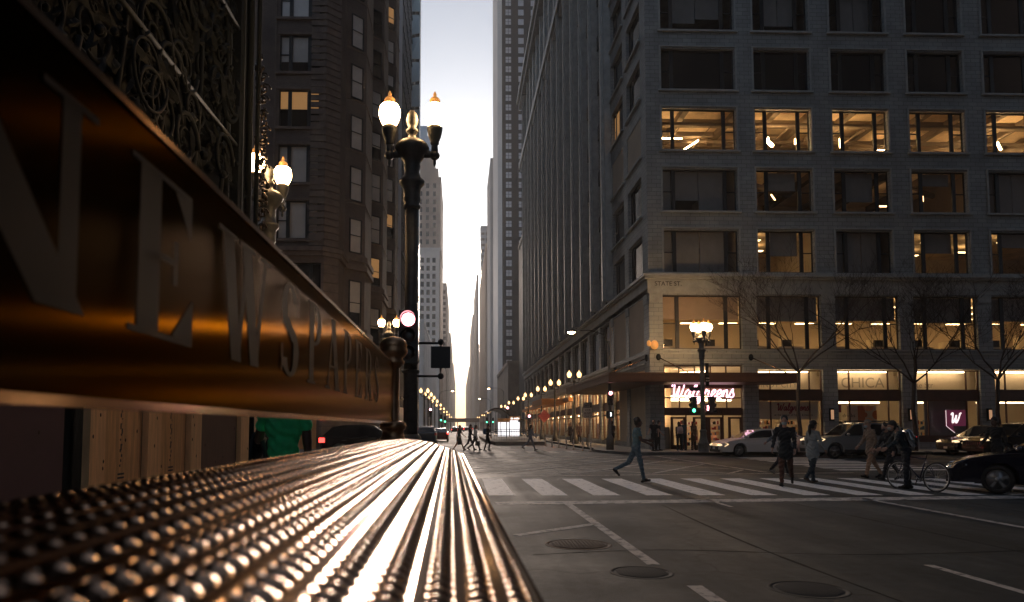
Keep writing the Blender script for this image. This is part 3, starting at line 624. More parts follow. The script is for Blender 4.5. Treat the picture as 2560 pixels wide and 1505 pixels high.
g = MB(); g.box(-.5, -.012, 30, 85, 4.3, 4.75); g.box(-2.9, -.51, 34, 44, 4.05, 4.75); g.build('awning', 'awning_orange' if 'awning_orange' in M else 'wood', bld)
# sconces on the piers, corner lamp
for k in range(2, 5):
    x = low[k][0]-BX-.5; q = MB(); q.box(x-.13, x+.13, -.14, .0, 1.95, 2.75, 0); q.box(x-.08, x+.08, -.2, -.14, 2.05, 2.65, 1); q.build('wall_lamp', ['blackiron', 'sconce' if 'sconce' in M else 'pale_blind'], bld)
q = MB(); q.ell((.25, -.25, 6.75), (.26, .2, .3), 10); q.ell((-.1, -.25, 6.85), (.14, .12, .2), 10); q.build('wall_lamp', 'capglass', bld)
# street side shop fronts, warm and bright
for k in range(17):
    a, b = SB[k][0]-.15-BY, SB[k][1]+.25-BY
    q = MB(); d = .1
    for z in (.5, 2.5, 3.5, 5.2): q.box(.2, .3, a, b, z, z+.1)
    for y in (a+.04, a+(b-a)/3, a+(b-a)*2/3, b-.04): q.box(.19, .31, y-.045, y+.045, .5, 5.3)
    q.box(.16, .34, a, b, 2.9, 3.5)
    o = q.build('shop_window', 'canopy', bld); p = MB(); p.quad((.26, a, .5), (.26, b, .5), (.26, b, 5.3), (.26, a, 5.3)); p.build('pane', 'clear', o)
    q = MB(); q.box(.55, .68, a+.3, b-.3, 4.95, 5.03); q.box(.7, .84, a+.3, b-.3, 2.72, 2.8); q.build('shop_light', 'strip_street', bld)
g = MB()
g.quad((1.5, .6, 0), (1.5, 85, 0), (1.5, 85, 5.4), (1.5, .6, 5.4)); g.quad((.35, .6, 5.4), (3.2, .6, 5.4), (3.2, 85, 5.4), (.35, 85, 5.4)); g.quad((.35, .6, .16), (3.2, .6, .16), (3.2, 85, .16), (.35, 85, .16))
for i in range(60):
    y = 1+i*1.4+rb.uniform(-.3, .3); g.box(.7+rb.uniform(0, .4), 1.45, y, y+rb.uniform(.3, 1), .17, rb.uniform(.9, 2.3), 1+rb.randrange(3))
g.build('shop_room', ['cream', 'black', 'canopy', 'blind'], bld)
# shelves of goods seen through the doors
for i, (x, y) in enumerate(((.95, 2.4), (2.9, 3.2), (4.2, 2.6), (7.4, 1.9), (9.3, 2.2), (12.6, 2.0), (14.8, 2.2), (18.2, 2.0))):
    g = MB(); g.box(x, x+.04, y, y+.5, .17, 1.75, 0); g.box(x+1.2, x+1.24, y, y+.5, .17, 1.75, 0)
    for j in range(5):
        z = .3+.36*j; g.box(x+.041, x+1.199, y, y+.5, z-.03, z, 0); c = x+.06
        while c < x+1.1: wv = rb.uniform(.06, .16); g.box(c, min(c+wv-.01, x+1.19), y+.02, y+.2, z+.001, z+rb.uniform(.12, .28), 1+rb.randrange(5)); c += wv
    o = g.build('display_shelf', ['cream', 'redtext', 'pale_blind', 'goods_blue' if 'goods_blue' in M else 'blind', 'wood', 'blacktext'], fix=False, loc=(12.1, 44, 0))
    tag(o, ['white shelf of goods behind the leftmost drugstore door', 'white shelf of goods behind the middle drugstore doors', 'white shelf of goods behind the right middle drugstore door', 'goods shelf behind the left part of the red script window', 'goods shelf behind the right part of the red script window', 'goods shelf under the orange poster window', 'goods shelf at the right end of the orange poster window', 'goods shelf left of the purple flag sign'][i], 'shelf', 'shelves inside the drugstore')

g = MB()                                       # tar seams and patched joints
for pts in ([(3.9, -2), (4.0, 4), (3.85, 9), (4.05, 14)], [(.9, 8.6), (2.6, 8.9), (5.0, 8.5), (8.4, 8.8), (13, 8.4)], [(6.9, 3), (7.0, 8), (6.8, 14.2)], [(10.4, 6), (10.2, 11), (10.5, 14.5)], [(-1, 26), (4, 26.5), (9, 26.2)], [(3.4, 22.5), (3.6, 30), (3.3, 37)]):
    sp_ = smooth_pts([(p[0], p[1], .0022) for p in pts], 8)
    for a, b in zip(sp_[:-1], sp_[1:]): w_ = rnd.uniform(.012, .028); a = Vector(a); b = Vector(b); d = (b-a).normalized(); n_ = Vector((-d.y, d.x, 0))*w_; g.quad(a-n_, b-n_, b+n_, a+n_)
st(g.build('tar_seam', 'tar'))
# ================================================================ newspaper rack the camera rests on
A = .40; YN, YP = -.25, 4.28
rack = thing('newspaper_rack', 'bronze newspaper rack with ribbed sloping top and lettered back panel', 'newspaper rack', (0, 0, .15))
ZL = -.15                                    # local z offset of the rack
def topz(x): 
    pts = ((-.50, -.100), (-.485, -.083), (-.46, -.076), (-.40, -.072), (-.33, -.071), (-.26, -.077), (-.19, -.089), (-.12, -.109), (-.06, -.131), (.0, -.155), (.03, -.170))
    for (a, za), (b, zb) in zip(pts[:-1], pts[1:]):
        if a <= x <= b:
            t = (x-a)/(b-a); return za+(zb-za)*t
    return pts[-1][1] if x > 0 else pts[0][1]
P, NX, PIT, NY = .0319, 14, .028, 10
xs = np.arange(0, 16*NX+1)/NX*P-.495; ys = np.arange(YN, YP, PIT/NY)
u = ((xs+.495) % P)/P
zb = np.array([topz(x) for x in xs]); zb = np.convolve(np.pad(zb, 12, 'edge'), np.ones(25)/25, 'valid')
Xg, Yg = np.meshgrid(xs, ys); U = np.tile(u, (len(ys), 1)); Zg = np.tile(zb, (len(ys), 1))+HEYE
beadw = np.clip((U-.42)/.56, 0, 1); band_ = np.sin(np.pi*beadw); ph = (Yg % PIT)/PIT
bump = np.clip(np.sin(np.pi*np.clip(ph/.6, 0, 1)), 0, 1)**.8
inb = (U > .40)
pil = np.where(ph < .60, np.sin(np.pi*np.clip(ph/.60, 0, 1))**.7, 0); slot = (ph > .62) & (U > .50) & (U < .92)
Zg = Zg+inb*band_**.6*.0052*pil - .010*slot + .0012*(~inb)
Xg = Xg+.014*(4.28-Yg)*np.clip((Xg+.495)/.52, 0, 1)
vs = np.stack([Xg, Yg, Zg+ZL], -1).reshape(-1, 3); nx = len(xs); ny = len(ys)
ii = (np.arange(ny-1)[:, None]*nx+np.arange(nx-1)[None]).reshape(-1)
fa = np.stack([ii, ii+1, ii+nx+1, ii+nx], -1)
me = bpy.data.meshes.new('ribbed_top'); me.from_pydata(vs.tolist(), [], fa.tolist()); me.materials.append(M['sheet']); me.materials.append(M['slot_dark']); sf_ = slot.reshape(-1)
me.polygons.foreach_set('material_index', (sf_[fa].sum(1) >= 3).astype(int).tolist())
me.polygons.foreach_set('use_smooth', [True]*len(fa)); me.update(); obj('ribbed_top', me, rack)
g = MB(); xr = float(xs[-1]); zr = HEYE+topz(xr)+ZL
wd_ = .014*(4.28-YN); g.tube([(xr+.004+wd_, YN, zr-.006), (xr+.004, YP, zr-.006)], .011, 10)
g.prism([(xr-.02+wd_, YN), (xr+.012+wd_, YN), (xr+.012, YP), (xr-.02, YP)], zr-.26, zr-.014); g.box(-.51, -.485, YN, YP, zr-.3, HEYE-.10+ZL)
for yy in (YP, YN): 
    po = [(float(x), HEYE+topz(float(x))+ZL-.014) for x in xs[::6]]; g.prism(po+[(float(xs[-1]), zr-.2), (float(xs[0]), zr-.2)], yy-.012, yy, 0, 'y')
g.build('edge_trim', 'bronze', rack)
g = MB()
for k in range(8): y = YN+.08+k*.56; g.box(-.47, xr-.03, y, y+.53, .18, zr-.27, 0); g.box(xr-.03, xr-.022, y+.05, y+.48, .30, zr-.33, 1)
g.build('news_box', ['darkbronze', 'carglass'], rack)
g = MB()
for y in (YN+.1, 1.4, 2.8, YP-.1): g.box(-.45, -.40, y-.03, y+.03, 0, .18); g.box(-.05, .0, y-.03, y+.03, 0, .18)
g.build('leg', 'darkbronze', rack)
PX = -A; zt0, zt1 = HEYE+.081*A+ZL, HEYE+1.005*A+ZL-.02
g = MB(); T = .022
g.box(PX-T, PX, -.4, YP-.02, zt0, zt1); pan = g.build('sign_panel', 'panelmetal', rack)
uv = pan.data.uv_layers.new(name='brush')
for lp in pan.data.loops: co_ = pan.data.vertices[lp.vertex_index].co; uv.data[lp.index].uv = (co_.y, co_.z)
g = MB(); g.box(PX-T-.004, PX+.004, -.4, YP-.02, zt1+.0005, zt1+.010); g.box(PX-T-.004, PX+.004, -.4, YP-.02, zt0-.012, zt0-.0005); g.build('panel_edge', 'sheet', pan)
# serif capitals as flat raised strokes: each stroke (x0,y0,x1,y1,width)
SER = .012
def glyph(ch, wd, h):
    t, n, e = .30*wd, .10*wd, .035*h
    pol = []
    def st_(x0, x1, a=0, b=1): pol.append([(x0*wd, a*h), (x1*wd, a*h), (x1*wd, b*h), (x0*wd, b*h)])
    def sf(xc, y, w_=.36): pol.append([((xc-w_/2)*wd, y*h), ((xc+w_/2)*wd, y*h), ((xc+w_/2)*wd, y*h+e), ((xc-w_/2)*wd, y*h+e)])
    def dg(x0, y0, x1, y1, w_): pol.append([((x0-w_/2)*wd, y0*h), ((x0+w_/2)*wd, y0*h), ((x1+w_/2)*wd, y1*h), ((x1-w_/2)*wd, y1*h)])
    def ring(cx, cy, rx, ry, tx, ty, a0, a1, k=14):
        for i in range(k):
            q = []
            for s_, a in ((1, a0+(a1-a0)*i/k), (1, a0+(a1-a0)*(i+1)/k), (0, a0+(a1-a0)*(i+1)/k), (0, a0+(a1-a0)*i/k)):
                q.append(((cx+(rx-(0 if s_ else tx))*math.cos(R(a)))*wd, (cy+(ry-(0 if s_ else ty))*math.sin(R(a)))*h))
            pol.append(q)
    if ch == 'N': st_(.06, .18); st_(.82, .94); dg(.12, .96, .85, .0, .30); sf(.12, 0); sf(.12, .965); sf(.88, .965)
    if ch == 'E':
        st_(.14, .42); sf(.28, 0, .5); sf(.28, .965, .5); pol.append([(.3*wd, .965*h), (.9*wd, .965*h), (.9*wd, h), (.3*wd, h)]); pol.append([(.3*wd, 0), (.95*wd, 0), (.95*wd, e), (.3*wd, e)])
        pol.append([(.62*wd, .96*h), (.90*wd, .70*h), (.90*wd, .965*h)]); pol.append([(.62*wd, .04*h), (.95*wd, .32*h), (.95*wd, .03*h)]); pol.append([(.42*wd, .48*h), (.68*wd, .48*h), (.68*wd, .52*h), (.42*wd, .52*h)]); pol.append([(.62*wd, .36*h), (.68*wd, .36*h), (.68*wd, .64*h), (.62*wd, .64*h)])
    if ch == 'W': dg(.14, 1, .32, 0, .18); dg(.5, .98, .34, 0, .07); dg(.48, 1, .68, 0, .18); dg(.88, 1, .70, 0, .07); sf(.14, .965, .3); sf(.5, .965, .3); sf(.88, .965, .24)
    if ch == 'S':
        ring(.5, .73, .36, .27, .22, .05, 20, 250); ring(.5, .27, .38, .27, .24, .05, -160, 70); dg(.30, .62, .70, .38, .28); pol.append([(.82*wd, .68*h), (.86*wd, .68*h), (.86*wd, .98*h), (.80*wd, .9*h)]); pol.append([(.12*wd, .02*h), (.18*wd, .1*h), (.16*wd, .32*h), (.12*wd, .32*h)])
    if ch in 'PR': st_(.14, .42); sf(.28, 0, .5); sf(.28, .965, .5); ring(.46, .74, .44, .26, .24, .04, -90, 90); st_(.3, .46, .965, 1); st_(.3, .46, .48, .52)
    if ch == 'R': dg(.55, .5, .85, 0, .26); sf(.85, 0, .3)
    if ch == 'A': dg(.5, 1, .16, 0, .07); dg(.48, 1, .80, 0, .26); sf(.16, 0, .32); sf(.8, 0, .4); st_(.28, .7, .30, .335)
    return pol
g = MB(); spans = [('N', .46, .75), ('E', .84, 1.06), ('W', 1.16, 1.47), ('S', 1.54, 1.76), ('P', 1.84, 2.04), ('A', 2.09, 2.35), ('P', 2.41, 2.60), ('E', 2.68, 2.88), ('R', 2.96, 3.20), ('S', 3.28, 3.48)]
for ch, y0, y1 in spans:
    for j, pl in enumerate(glyph(ch, y1-y0, .222)):
        o_ = .0012+.00008*j
        g.add([(PX+o_, y0+p[0], HEYE+ZL+.118+p[1]) for p in pl], [tuple(range(len(pl)))])
g.build('lettering', 'letter', pan)
prof = [(.036, 0), (.036, .02), (.03, .03), (.03, HEYE-.13-.15), (.066, HEYE-.10-.15), (.078, HEYE-.085-.15), (.080, HEYE-.07-.15), (.070, HEYE-.06-.15), (.064, HEYE-.045-.15), (.064, HEYE-.02-.15), (.078, HEYE-.01-.15), (.081, HEYE+.01-.15), (.074, HEYE+.03-.15), (.05, HEYE+.036-.15), (.036, HEYE+.04-.15),
        (.036, HEYE+.36-.15), (.055, HEYE+.375-.15), (.068, HEYE+.39-.15), (.068, HEYE+.405-.15), (.055, HEYE+.42-.15), (.072, HEYE+.435-.15), (.087, HEYE+.455-.15), (.088, HEYE+.472-.15), (.08, HEYE+.487-.15), (.083, HEYE+.495-.15), (.084, HEYE+.51-.15), (.074, HEYE+.53-.15), (.055, HEYE+.545-.15), (.025, HEYE+.556-.15), (.002, HEYE+.56-.15)]
for y in (YP+.02, -.45): g = MB(); g.lathe(prof, 24, 0, (PX-.005, y, 0)); g.build('post', 'bronze_post', rack)
# ================================================================ ornate store on the left pavement
SX, SYE = -4.55, 15.2
dep = thing('department_store', 'dark department store with scrolled iron ornament and boarded ground floor', 'building', (SX, 0, 0))
g = MB(); g.box(-30, -.6, -40, SYE, 0, 46); g.box(-.6, -.35, -40, SYE-.4, 3.2, 12.0); g.box(-.6, .0, -40, SYE-.05, 12.0, 13.0)
g.build('wall', 'blackiron', dep)
rs = random.Random(11)
g = MB()
def scroll(cy, cz, r, turns, sgn, th, x=-.18):
    pts = []; n = int(22*turns)
    for i in range(n+1):
        t = i/n; a = sgn*t*turns*2*math.pi+rs.random()*.05; rr = r*(1-t)**.8+.015
        pts.append((x+.08*(1-t), cy+rr*math.cos(a), cz+rr*math.sin(a)))
    g.tube(pts, [th*(1-.6*i/n) for i in range(n+1)], 6)
    g.ell(pts[-1], th*1.3, 8)
def leaf(cy, cz, a, L, w_, x=-.14):
    c, s_ = math.cos(a), math.sin(a); V = []; Fq = []
    for i in range(6):
        t = i/5; ww = w_*math.sin(math.pi*min(1, t*.9+.08))*(1 if i % 2 else .7)
        for e, dx in ((-1, 0), (0, .06), (1, 0)): V.append((x+dx*math.sin(math.pi*t)+.02, cy+c*L*t-s_*ww*e, cz+s_*L*t+c*ww*e))
    for i in range(5):
        for k in (0, 1): q = i*3+k; Fq.append((q, q+1, q+4, q+3))
    g.add(V, Fq, 0)
for i in range(190):
    y, z = rs.uniform(3.2, SYE-.9), rs.uniform(3.4, 12)
    scroll(y, z, rs.uniform(.16, .62), rs.uniform(1.2, 2.4), rs.choice((-1, 1)), rs.uniform(.025, .055), rs.uniform(-.3, -.12))
for i in range(1500):
    leaf(rs.uniform(3.0, SYE-.6), rs.uniform(3.3, 12), rs.uniform(0, 6.28), rs.uniform(.15, .6), rs.uniform(.03, .12), rs.uniform(-.32, -.08))
for i in range(500): g.ell((rs.uniform(-.3, -.05), rs.uniform(3, SYE-.6), rs.uniform(3.4, 12)), rs.uniform(.03, .09), 7)
for k in range(9):                           # arching ribs tying the scrolls together
    y0 = 3+1.4*k; g.tube([(-.16, y0+1.6*math.sin(t/10*math.pi)*.5+t*.06, 3.4+t*.85) for t in range(11)], .045, 6)
for z in (5.2, 7.4, 9.9): g.tube([(-.1, 3, z), (-.1, SYE-.5, z)], .05, 6)
g.build('scroll_ornament', 'blackiron', dep)
g = MB()                                      # corner mullion cluster with ironwork hanging off it
for (x, y, r_) in ((-.12, SYE-.62, .10), (.02, SYE-.36, .07), (-.02, SYE-.18, .05), (.10, SYE-.04, .05), (-.3, SYE-.9, .09)): g.tube([(x, y, .15), (x, y, 45)], r_, 10)
g.box(-.3, -.04, SYE-.85, SYE-.1, .15, 45); g.build('corner_mullion', 'blackiron', dep)
g = MB()
for i in range(16):
    z = 4.6+i*.32+rs.uniform(-.1, .1); r_ = .10+.02*(i % 3)
    pts = [(.12+r_*.7+r_*(1-t/14)*math.cos(t*.75*(1 if i % 2 else -1)), SYE+.05, z+r_*(1-t/14)*math.sin(t*.75)) for t in range(14)]
    g.tube(pts, .022, 5)
for i in range(130): g.ell((rs.uniform(.06, .34)*max(.35, 1-abs(i/130-.45)), SYE+rs.uniform(-.05, .12), 4.3+i/130*5.6), (rs.uniform(.02, .06), .05, rs.uniform(.03, .08)), 6)
g.build('hanging_ironwork', 'blackiron_warm', dep)
def board(y0, y1, m, nm, lab=None, x=0, z0=.16, z1=3.15, zz=.05):
    q = MB(); q.box(x-zz, x, y0, y1, z0, z1, 0)
    for i in range(4 if 'stud' in nm else 5): q.ell((x, rs.uniform(y0+.03, y1-.03), rs.uniform(.8, 2.4)), (.006, .015, .025), 8, 1)
    o = q.build(nm, [m, 'knot'], dep)
    if lab: o['label'] = lab
    return o
BYs = [at(px, 1150, 9).x for px in ()]
def wy(px): return 1750*4.55/(1148-px)       # where the boarded wall passes this photo column
board(2.0, wy(178), 'ply_purple', 'hoarding_board', 'dark purple painted board'); board(wy(178)+.01, wy(222), 'blackiron', 'hoarding_board', 'blue black gap board', -.1)
for a, b in ((224, 262), (368, 400), (474, 500), (598, 618)): board(wy(a), wy(b), 'wood', 'timber_stud', None, .09, zz=.09)
for a, b in ((263, 368), (400, 474)):
    o = board(wy(a)+.01, wy(b)-.01, 'ply', 'plywood_sheet')
    q = MB(); yc = (wy(a)+wy(b))/2
    for i in range(16): q.box(.001, .003, yc-.05+.02*(i % 3), yc-.02+.02*(i % 3), 1.02+.055*i+.01*(i % 4), 1.05+.055*i+.014*(i % 5))
    for i in range(2): q.box(.001, .003, yc-.09, yc+.09, .86+.05*i, .885+.05*i)
    q.build('stamped_marks', 'blacktext', o)
board(wy(501), wy(597), 'ply_dark', 'hoarding_board', 'dark brown board'); board(wy(619), wy(700)-.3 if wy(700) < 15 else 15.18, 'ply_red', 'hoarding_board', 'maroon painted board')
g = MB(); g.box(-.4, .02, -30, SYE-.1, 3.16, 3.3); g.build('ledge', 'blackiron', dep)
# ================================================================ brown corner block across the side street
CXL = -8.0
chi = thing('brown_bay_building', 'brown stone office block with angled bay windows on the far left corner', 'building', (CXL, 45, 0))
LX = CXL
fc = lambda u_, z, d: (u_-LX, d, z)
g = MB(); wz = [13.75+3.71*k for k in range(14)]
wl, wr = -11.95, -9.2
cols = [(-11.85, -9.2), (-16.8, -14.2)]
ops = [(a, b, z, z+2.5) for a, b in cols for z in wz]
wallgrid(g, fc, -24, -8.75, 13.2, 64, ops, .35)
wallgrid(g, fc, -24, -8.75, 0, 12.6, [(-11.9, -8.95, 8.6, 12.2), (-16.9, -13.5, 8.6, 12.2), (-16.9, -9.2, 3.6, 7.6), (-23, -9.2, .3, 3.2)], .35)
g.quad((-.75, 0, 0), (0, .75, 0), (0, .75, 64), (-.75, 0, 64)); g.quad((-16, 0, 64), (0, 0, 64), (0, 39, 64), (-16, 39, 64))
OR = [(3.2, 9.2), (14.6, 20.6), (26.0, 32.0)]   # oriels along the street face (local y)
YC = 39.0
wallgrid(g, lambda u_, z, d: (d*-1, u_, z), .75, YC, 0, 64, [(9.8+11.4*k, 13.9+11.4*k, z, z+2.3) for k in range(2) for z in wz], .35)
g.quad((0, YC, 0), (-16, YC, 0), (-16, YC, 64), (0, YC, 64))
gm = MB()
for y0, y1 in OR:
    po = [(-.002, y0), (1.25, y0+1.25), (1.25, y1-1.25), (-.002, y1)]
    g.prism(po, 8.4, 63)
    for z in [8.0]+[13.2, 12.55]: gm.prism([(-.001, y0-.2), (1.45, y0+1.2), (1.45, y1-1.2), (-.001, y1+.2)], z, z+.38)
    gm.prism([(-.001, y0-.1), (.9, y0+1.1), (.9, y1-1.1), (-.001, y1+.1)], 7.2, 7.99)
    for zz in wz: gm.prism([(-.001, y0-.04), (1.30, y0+1.24), (1.30, y1-1.24), (-.001, y1+.04)], zz-.16, zz-.02)
g.build('wall', 'brown', chi)
g = MB(); g.quad((-15.9, .32, .2), (-1.0, .32, .2), (-1.0, .32, 12.5), (-15.9, .32, 12.5)); g.quad((-15.9, .8, 13.3), (-1.0, .8, 13.3), (-1.0, .8, 63.8), (-15.9, .8, 63.8)); g.quad((-.33, .9, 13.3), (-.33, YC-.1, 13.3), (-.33, YC-.1, 63.8), (-.33, .9, 63.8)); g.build('dark_glazing', 'darkglass', chi)
for z, d_ in ((12.6, .22), (12.9, .34), (8.0, .25)):
    gm.box(-16, -.8, -d_, 0, z, z+.28); gm.prism([(-.8, -d_), (d_-.02, .72), (0, .73), (-.8, 0)], z, z+.28); gm.box(-.002, d_, .75, 3.1, z, z+.28)
for a, b in cols:
    for z in wz: gm.box(a-LX-.25, b-LX+.25, -.14, 0, z-.18, z-.01); gm.box(a-LX-.14, b-LX+.14, -.07, 0, z+2.53, z+2.68)
    for x in (a-.32, b+.22): gm.box(x-LX, x-LX+.1, -.05, 0, 13.6, 63)
z = 13.3
while z < 63:                                # banded corner pier
    gm.box(-.75-1.0, -.76, -.09, 0, z, z+.34); gm.prism([(-.76, -.09), (.06, .70), (.0, .75), (-.76, .0)], z, z+.34); z += .46
z = .5
while z < 12.4: gm.box(-.94, -.76, -.07, 0, z, z+.5); gm.prism([(-.76, -.07), (.05, .71), (0, .75), (-.76, 0)], z, z+.5); z += .58
gm.build('stone_trim', 'brown_trim', chi)
rb2 = random.Random(5)
def cwin(loc, rz, wd, h, kind, side):
    loc = (loc[0], loc[1], loc[2]); o = put_window(chi, loc, rz, wd, h, 'clear' if kind else 'darkglass', side=side, sw=.58)
    if kind:
        q = MB(); top = h-.08; q.box(.08, wd-.08, .075, .08, .08 if kind == 2 else h*rb2.choice((.3, .45, .5)), top)
        if kind != 2: q.box(.08, wd-.08, .10, .105, .08, top, 1)
        q.build('blind', ['pale_blind' if kind < 3 else 'blind_lit', 'carglass'], o)
kinds = [2, 2, 3, 1, 2, 1, 2, 1, 2, 2, 1, 2, 1, 1]
for k, z in enumerate(wz):
    for a, b in cols: cwin((a-LX, .09, z), 0, b-a, 2.5, kinds[k] if a > -13 else rb2.choice((1, 2)), True)
for y0, y1 in OR:
    for k, z in enumerate([8.6]+wz):
        c = math.sqrt(.5); L_ = 1.25*math.sqrt(2); wd = 1.05; off = (L_-wd)/2
        cwin((off*c+.14*c, y0+off*c-.14*c, z), R(45), wd, 2.45 if z > 9 else 3.2, rb2.choice((1, 2, 2, 3, 0, 2)), False)
cwin((-11.9-LX, .2, 8.6), 0, 2.95, 3.6, 0, True)
g = MB()
for i, x in enumerate(range(-15, -1, 2)): g.box(x, x+1.9, -.12, -.02, .16, 2.9, i % 2)
g.build('hoarding_board', ['ply_bright', 'wood'], chi)
# ================================================================ towers further down the street
def tower(name, label, x0, x1, y0, y1, h, mt, win=None, wm='darkglass', cat='building', side=None, extra=None):
    """box tower; win = (x start, column pitch, width, z start, row pitch, height) on the face towards the camera"""
    t = thing(name, label, cat, ((x0+x1)/2, y0, 0)); cx = (x0+x1)/2
    g = MB(); g.box(x0-cx, x1-cx, 0, y1-y0, 0, h); g.box(x0-cx-.15, x1-cx+.15, -.15, y1-y0+.15, h, h+.8)
    g.build('wall', mt, t)
    if win:
        xs_, px, wd, zs_, pz, wh = win; q = []
        z = zs_
        while z+wh < h-1:
            x = xs_
            while x+wd < x1-.3: q.append((x, z)); x += px
            z += pz
        q.sort(key=lambda p: abs(p[0]-(7 if x0 > 0 else -7))+.02*p[1])
        first = None
        w_ = MB(); w_.box(0, wd, -.02, .12, 0, wh, 0); w_.box(wd/2-.07, wd/2+.07, -.06, -.02, 0, wh, 1); w_.box(0, wd, -.06, -.021, wh*.5, wh*.5+.1, 1)
        rest = MB()
        for i, (x, z) in enumerate(q):
            if i < 100:
                if first is None: first = w_.build('window', [wm, 'winframe'], t, (x-cx, 0, z))
                else: obj('window', first.data, t, (x-cx, 0, z))
            else: rest.add([(a+x-cx, b, c+z) for a, b, c in w_.v], w_.f, 0)
        if rest.v: o = rest.build('window', wm, t); o['kind'] = 'stuff'
    if side:                                 # flat piers along the street face
        g = MB(); xs_ = (x0 if x0 > 0 else x1)-cx; sg = -1 if x0 > 0 else 1
        y = 1.0
        while y < y1-y0-1: g.box(min(xs_, xs_+sg*.35), max(xs_, xs_+sg*.35)-.002*0, y, y+side*.45, 4, h-1); y += side
        g.build('pier', mt, t)
    if extra: extra(t, cx)
    return t
# left side
def glassx(t, cx):
    g = MB()
    for k in range(60):
        z = 5+3.6*k
        g.box(-7.2-cx, -7.1-cx, .5, 17, z, z+.25)
    for k in range(11): g.box(-7.2-cx, -7.12-cx, .4+1.5*k, .5+1.5*k, 4, 219)
    g.build('mullion', 'winframe', t)
tower('glass_building', 'tall glass building with painted pale sky reflection behind the brown bay windowed block', -15, -7.2, 85, 102, 220, 'skywhite', extra=lambda t, cx: glassx(t, cx))
def zig(t, cx):
    g = MB(); k = 0; z = 20
    while z < 215: g.add([(-7.5-cx, -.02, z), (-6.0-cx, -.6 if k % 2 else -.05, z), (-6.0-cx, -.05 if k % 2 else -.6, z+3.2), (-7.5-cx, -.02, z+3.2)], [(0, 1, 2, 3)]); g.add([(-6.05-cx, -.05, z), (-7.34-cx, 8, z), (-7.34-cx, 8, z+3.6), (-6.05-cx, -.05, z+3.6)], [(0, 1, 2, 3)]); k += 1; z += 3.7
    g.build('angled_pane', 'skyglass', t)
tower('green_glass_tower', 'narrow tower strip of angled green glass panes beside the sky', -13, -7.35, 102.6, 128, 216, 'darkglass2', extra=zig)
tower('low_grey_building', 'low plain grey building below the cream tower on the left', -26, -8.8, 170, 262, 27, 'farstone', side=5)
def deco(t, cx):
    g = MB(); z = 110
    for (a, b, h_) in ((-30, -9.4, 5), (-29, -11, 6)): g.box(a-cx, b-cx, 1, 30, z, z+h_); z += h_
    g.build('stepped_top', 'farbrown', t)
    q = MB(); q.box(-28-cx, -12.2-cx, 2, 26, z, z+9); q.box(-27-cx, -14.4-cx, 3, 22, z+9.001, z+14)
    for i in range(10): q.box(-27.5-cx+1.5*i, -27.2-cx+1.5*i, 1.9, 2, z, z+9)
    q.build('glass_crown', 'farglass', t)
    q = MB(); q.box(-30.4-cx, -7.9-cx, -.3, 34, 78.2, 79.4); q.build('belt_course', 'farstone', t)
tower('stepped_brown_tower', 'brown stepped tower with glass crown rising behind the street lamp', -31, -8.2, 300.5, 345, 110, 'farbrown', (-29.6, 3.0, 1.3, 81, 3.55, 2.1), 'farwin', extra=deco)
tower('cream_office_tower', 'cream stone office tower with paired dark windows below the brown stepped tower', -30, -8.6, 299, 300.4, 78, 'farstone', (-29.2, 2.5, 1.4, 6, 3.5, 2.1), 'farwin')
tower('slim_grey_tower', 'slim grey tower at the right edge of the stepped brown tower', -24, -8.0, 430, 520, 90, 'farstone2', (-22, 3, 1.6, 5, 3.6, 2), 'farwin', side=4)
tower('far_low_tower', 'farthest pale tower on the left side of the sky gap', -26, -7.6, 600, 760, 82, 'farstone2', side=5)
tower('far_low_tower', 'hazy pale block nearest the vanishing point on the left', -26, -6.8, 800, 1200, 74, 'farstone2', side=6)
# right side
def edge(t, cx):
    g = MB(); g.box(12.3-cx, 13.4-cx, -.35, .0, 0, 235); g.box(12.3-cx-.3, 12.3-cx, -.3, 30, 0, 235); g.build('lit_edge', 'farstone', t)  # lit side of the tower, its light painted as a pale strip
tower('dark_grid_tower', 'tall dark tower with a grid of pale paired windows', 12.6, 60, 216, 250, 236, 'darktower', (14.6, 4.05, 1.75, 8, 3.13, 1.9), 'palewin', extra=edge)
tower('dark_glass_block', 'low dark green glass block in front of the dark grid tower', 12.9, 40, 134, 150, 40, 'darktower', (13.6, 2.4, 1.9, 4, 3.6, 2.6), 'darkglass')
tower('low_grey_wall_building', 'low grey wall building beside the bus shelter canopy', 11.2, 40, 160, 205, 16, 'brown')
tower('thin_pale_tower', 'thin pale tower left of the dark grid tower', 12.2, 40, 268, 300, 106, 'farstone', side=6)
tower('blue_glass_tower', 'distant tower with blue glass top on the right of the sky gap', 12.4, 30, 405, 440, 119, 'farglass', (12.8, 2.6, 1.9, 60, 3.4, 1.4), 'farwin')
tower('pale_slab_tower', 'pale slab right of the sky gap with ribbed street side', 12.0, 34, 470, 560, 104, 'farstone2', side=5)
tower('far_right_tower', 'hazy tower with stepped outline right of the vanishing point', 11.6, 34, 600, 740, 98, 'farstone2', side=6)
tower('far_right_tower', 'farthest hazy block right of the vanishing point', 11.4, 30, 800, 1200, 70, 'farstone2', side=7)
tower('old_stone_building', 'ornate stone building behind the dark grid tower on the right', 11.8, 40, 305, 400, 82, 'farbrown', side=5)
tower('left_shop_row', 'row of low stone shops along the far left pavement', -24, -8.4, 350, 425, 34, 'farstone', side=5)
# blocks that stand beside and behind the viewpoint and shade the near street
tower('side_block', 'stone block on the near right corner outside the view', 18.5, 60, -80, 19, 70, 'brown', side=5)
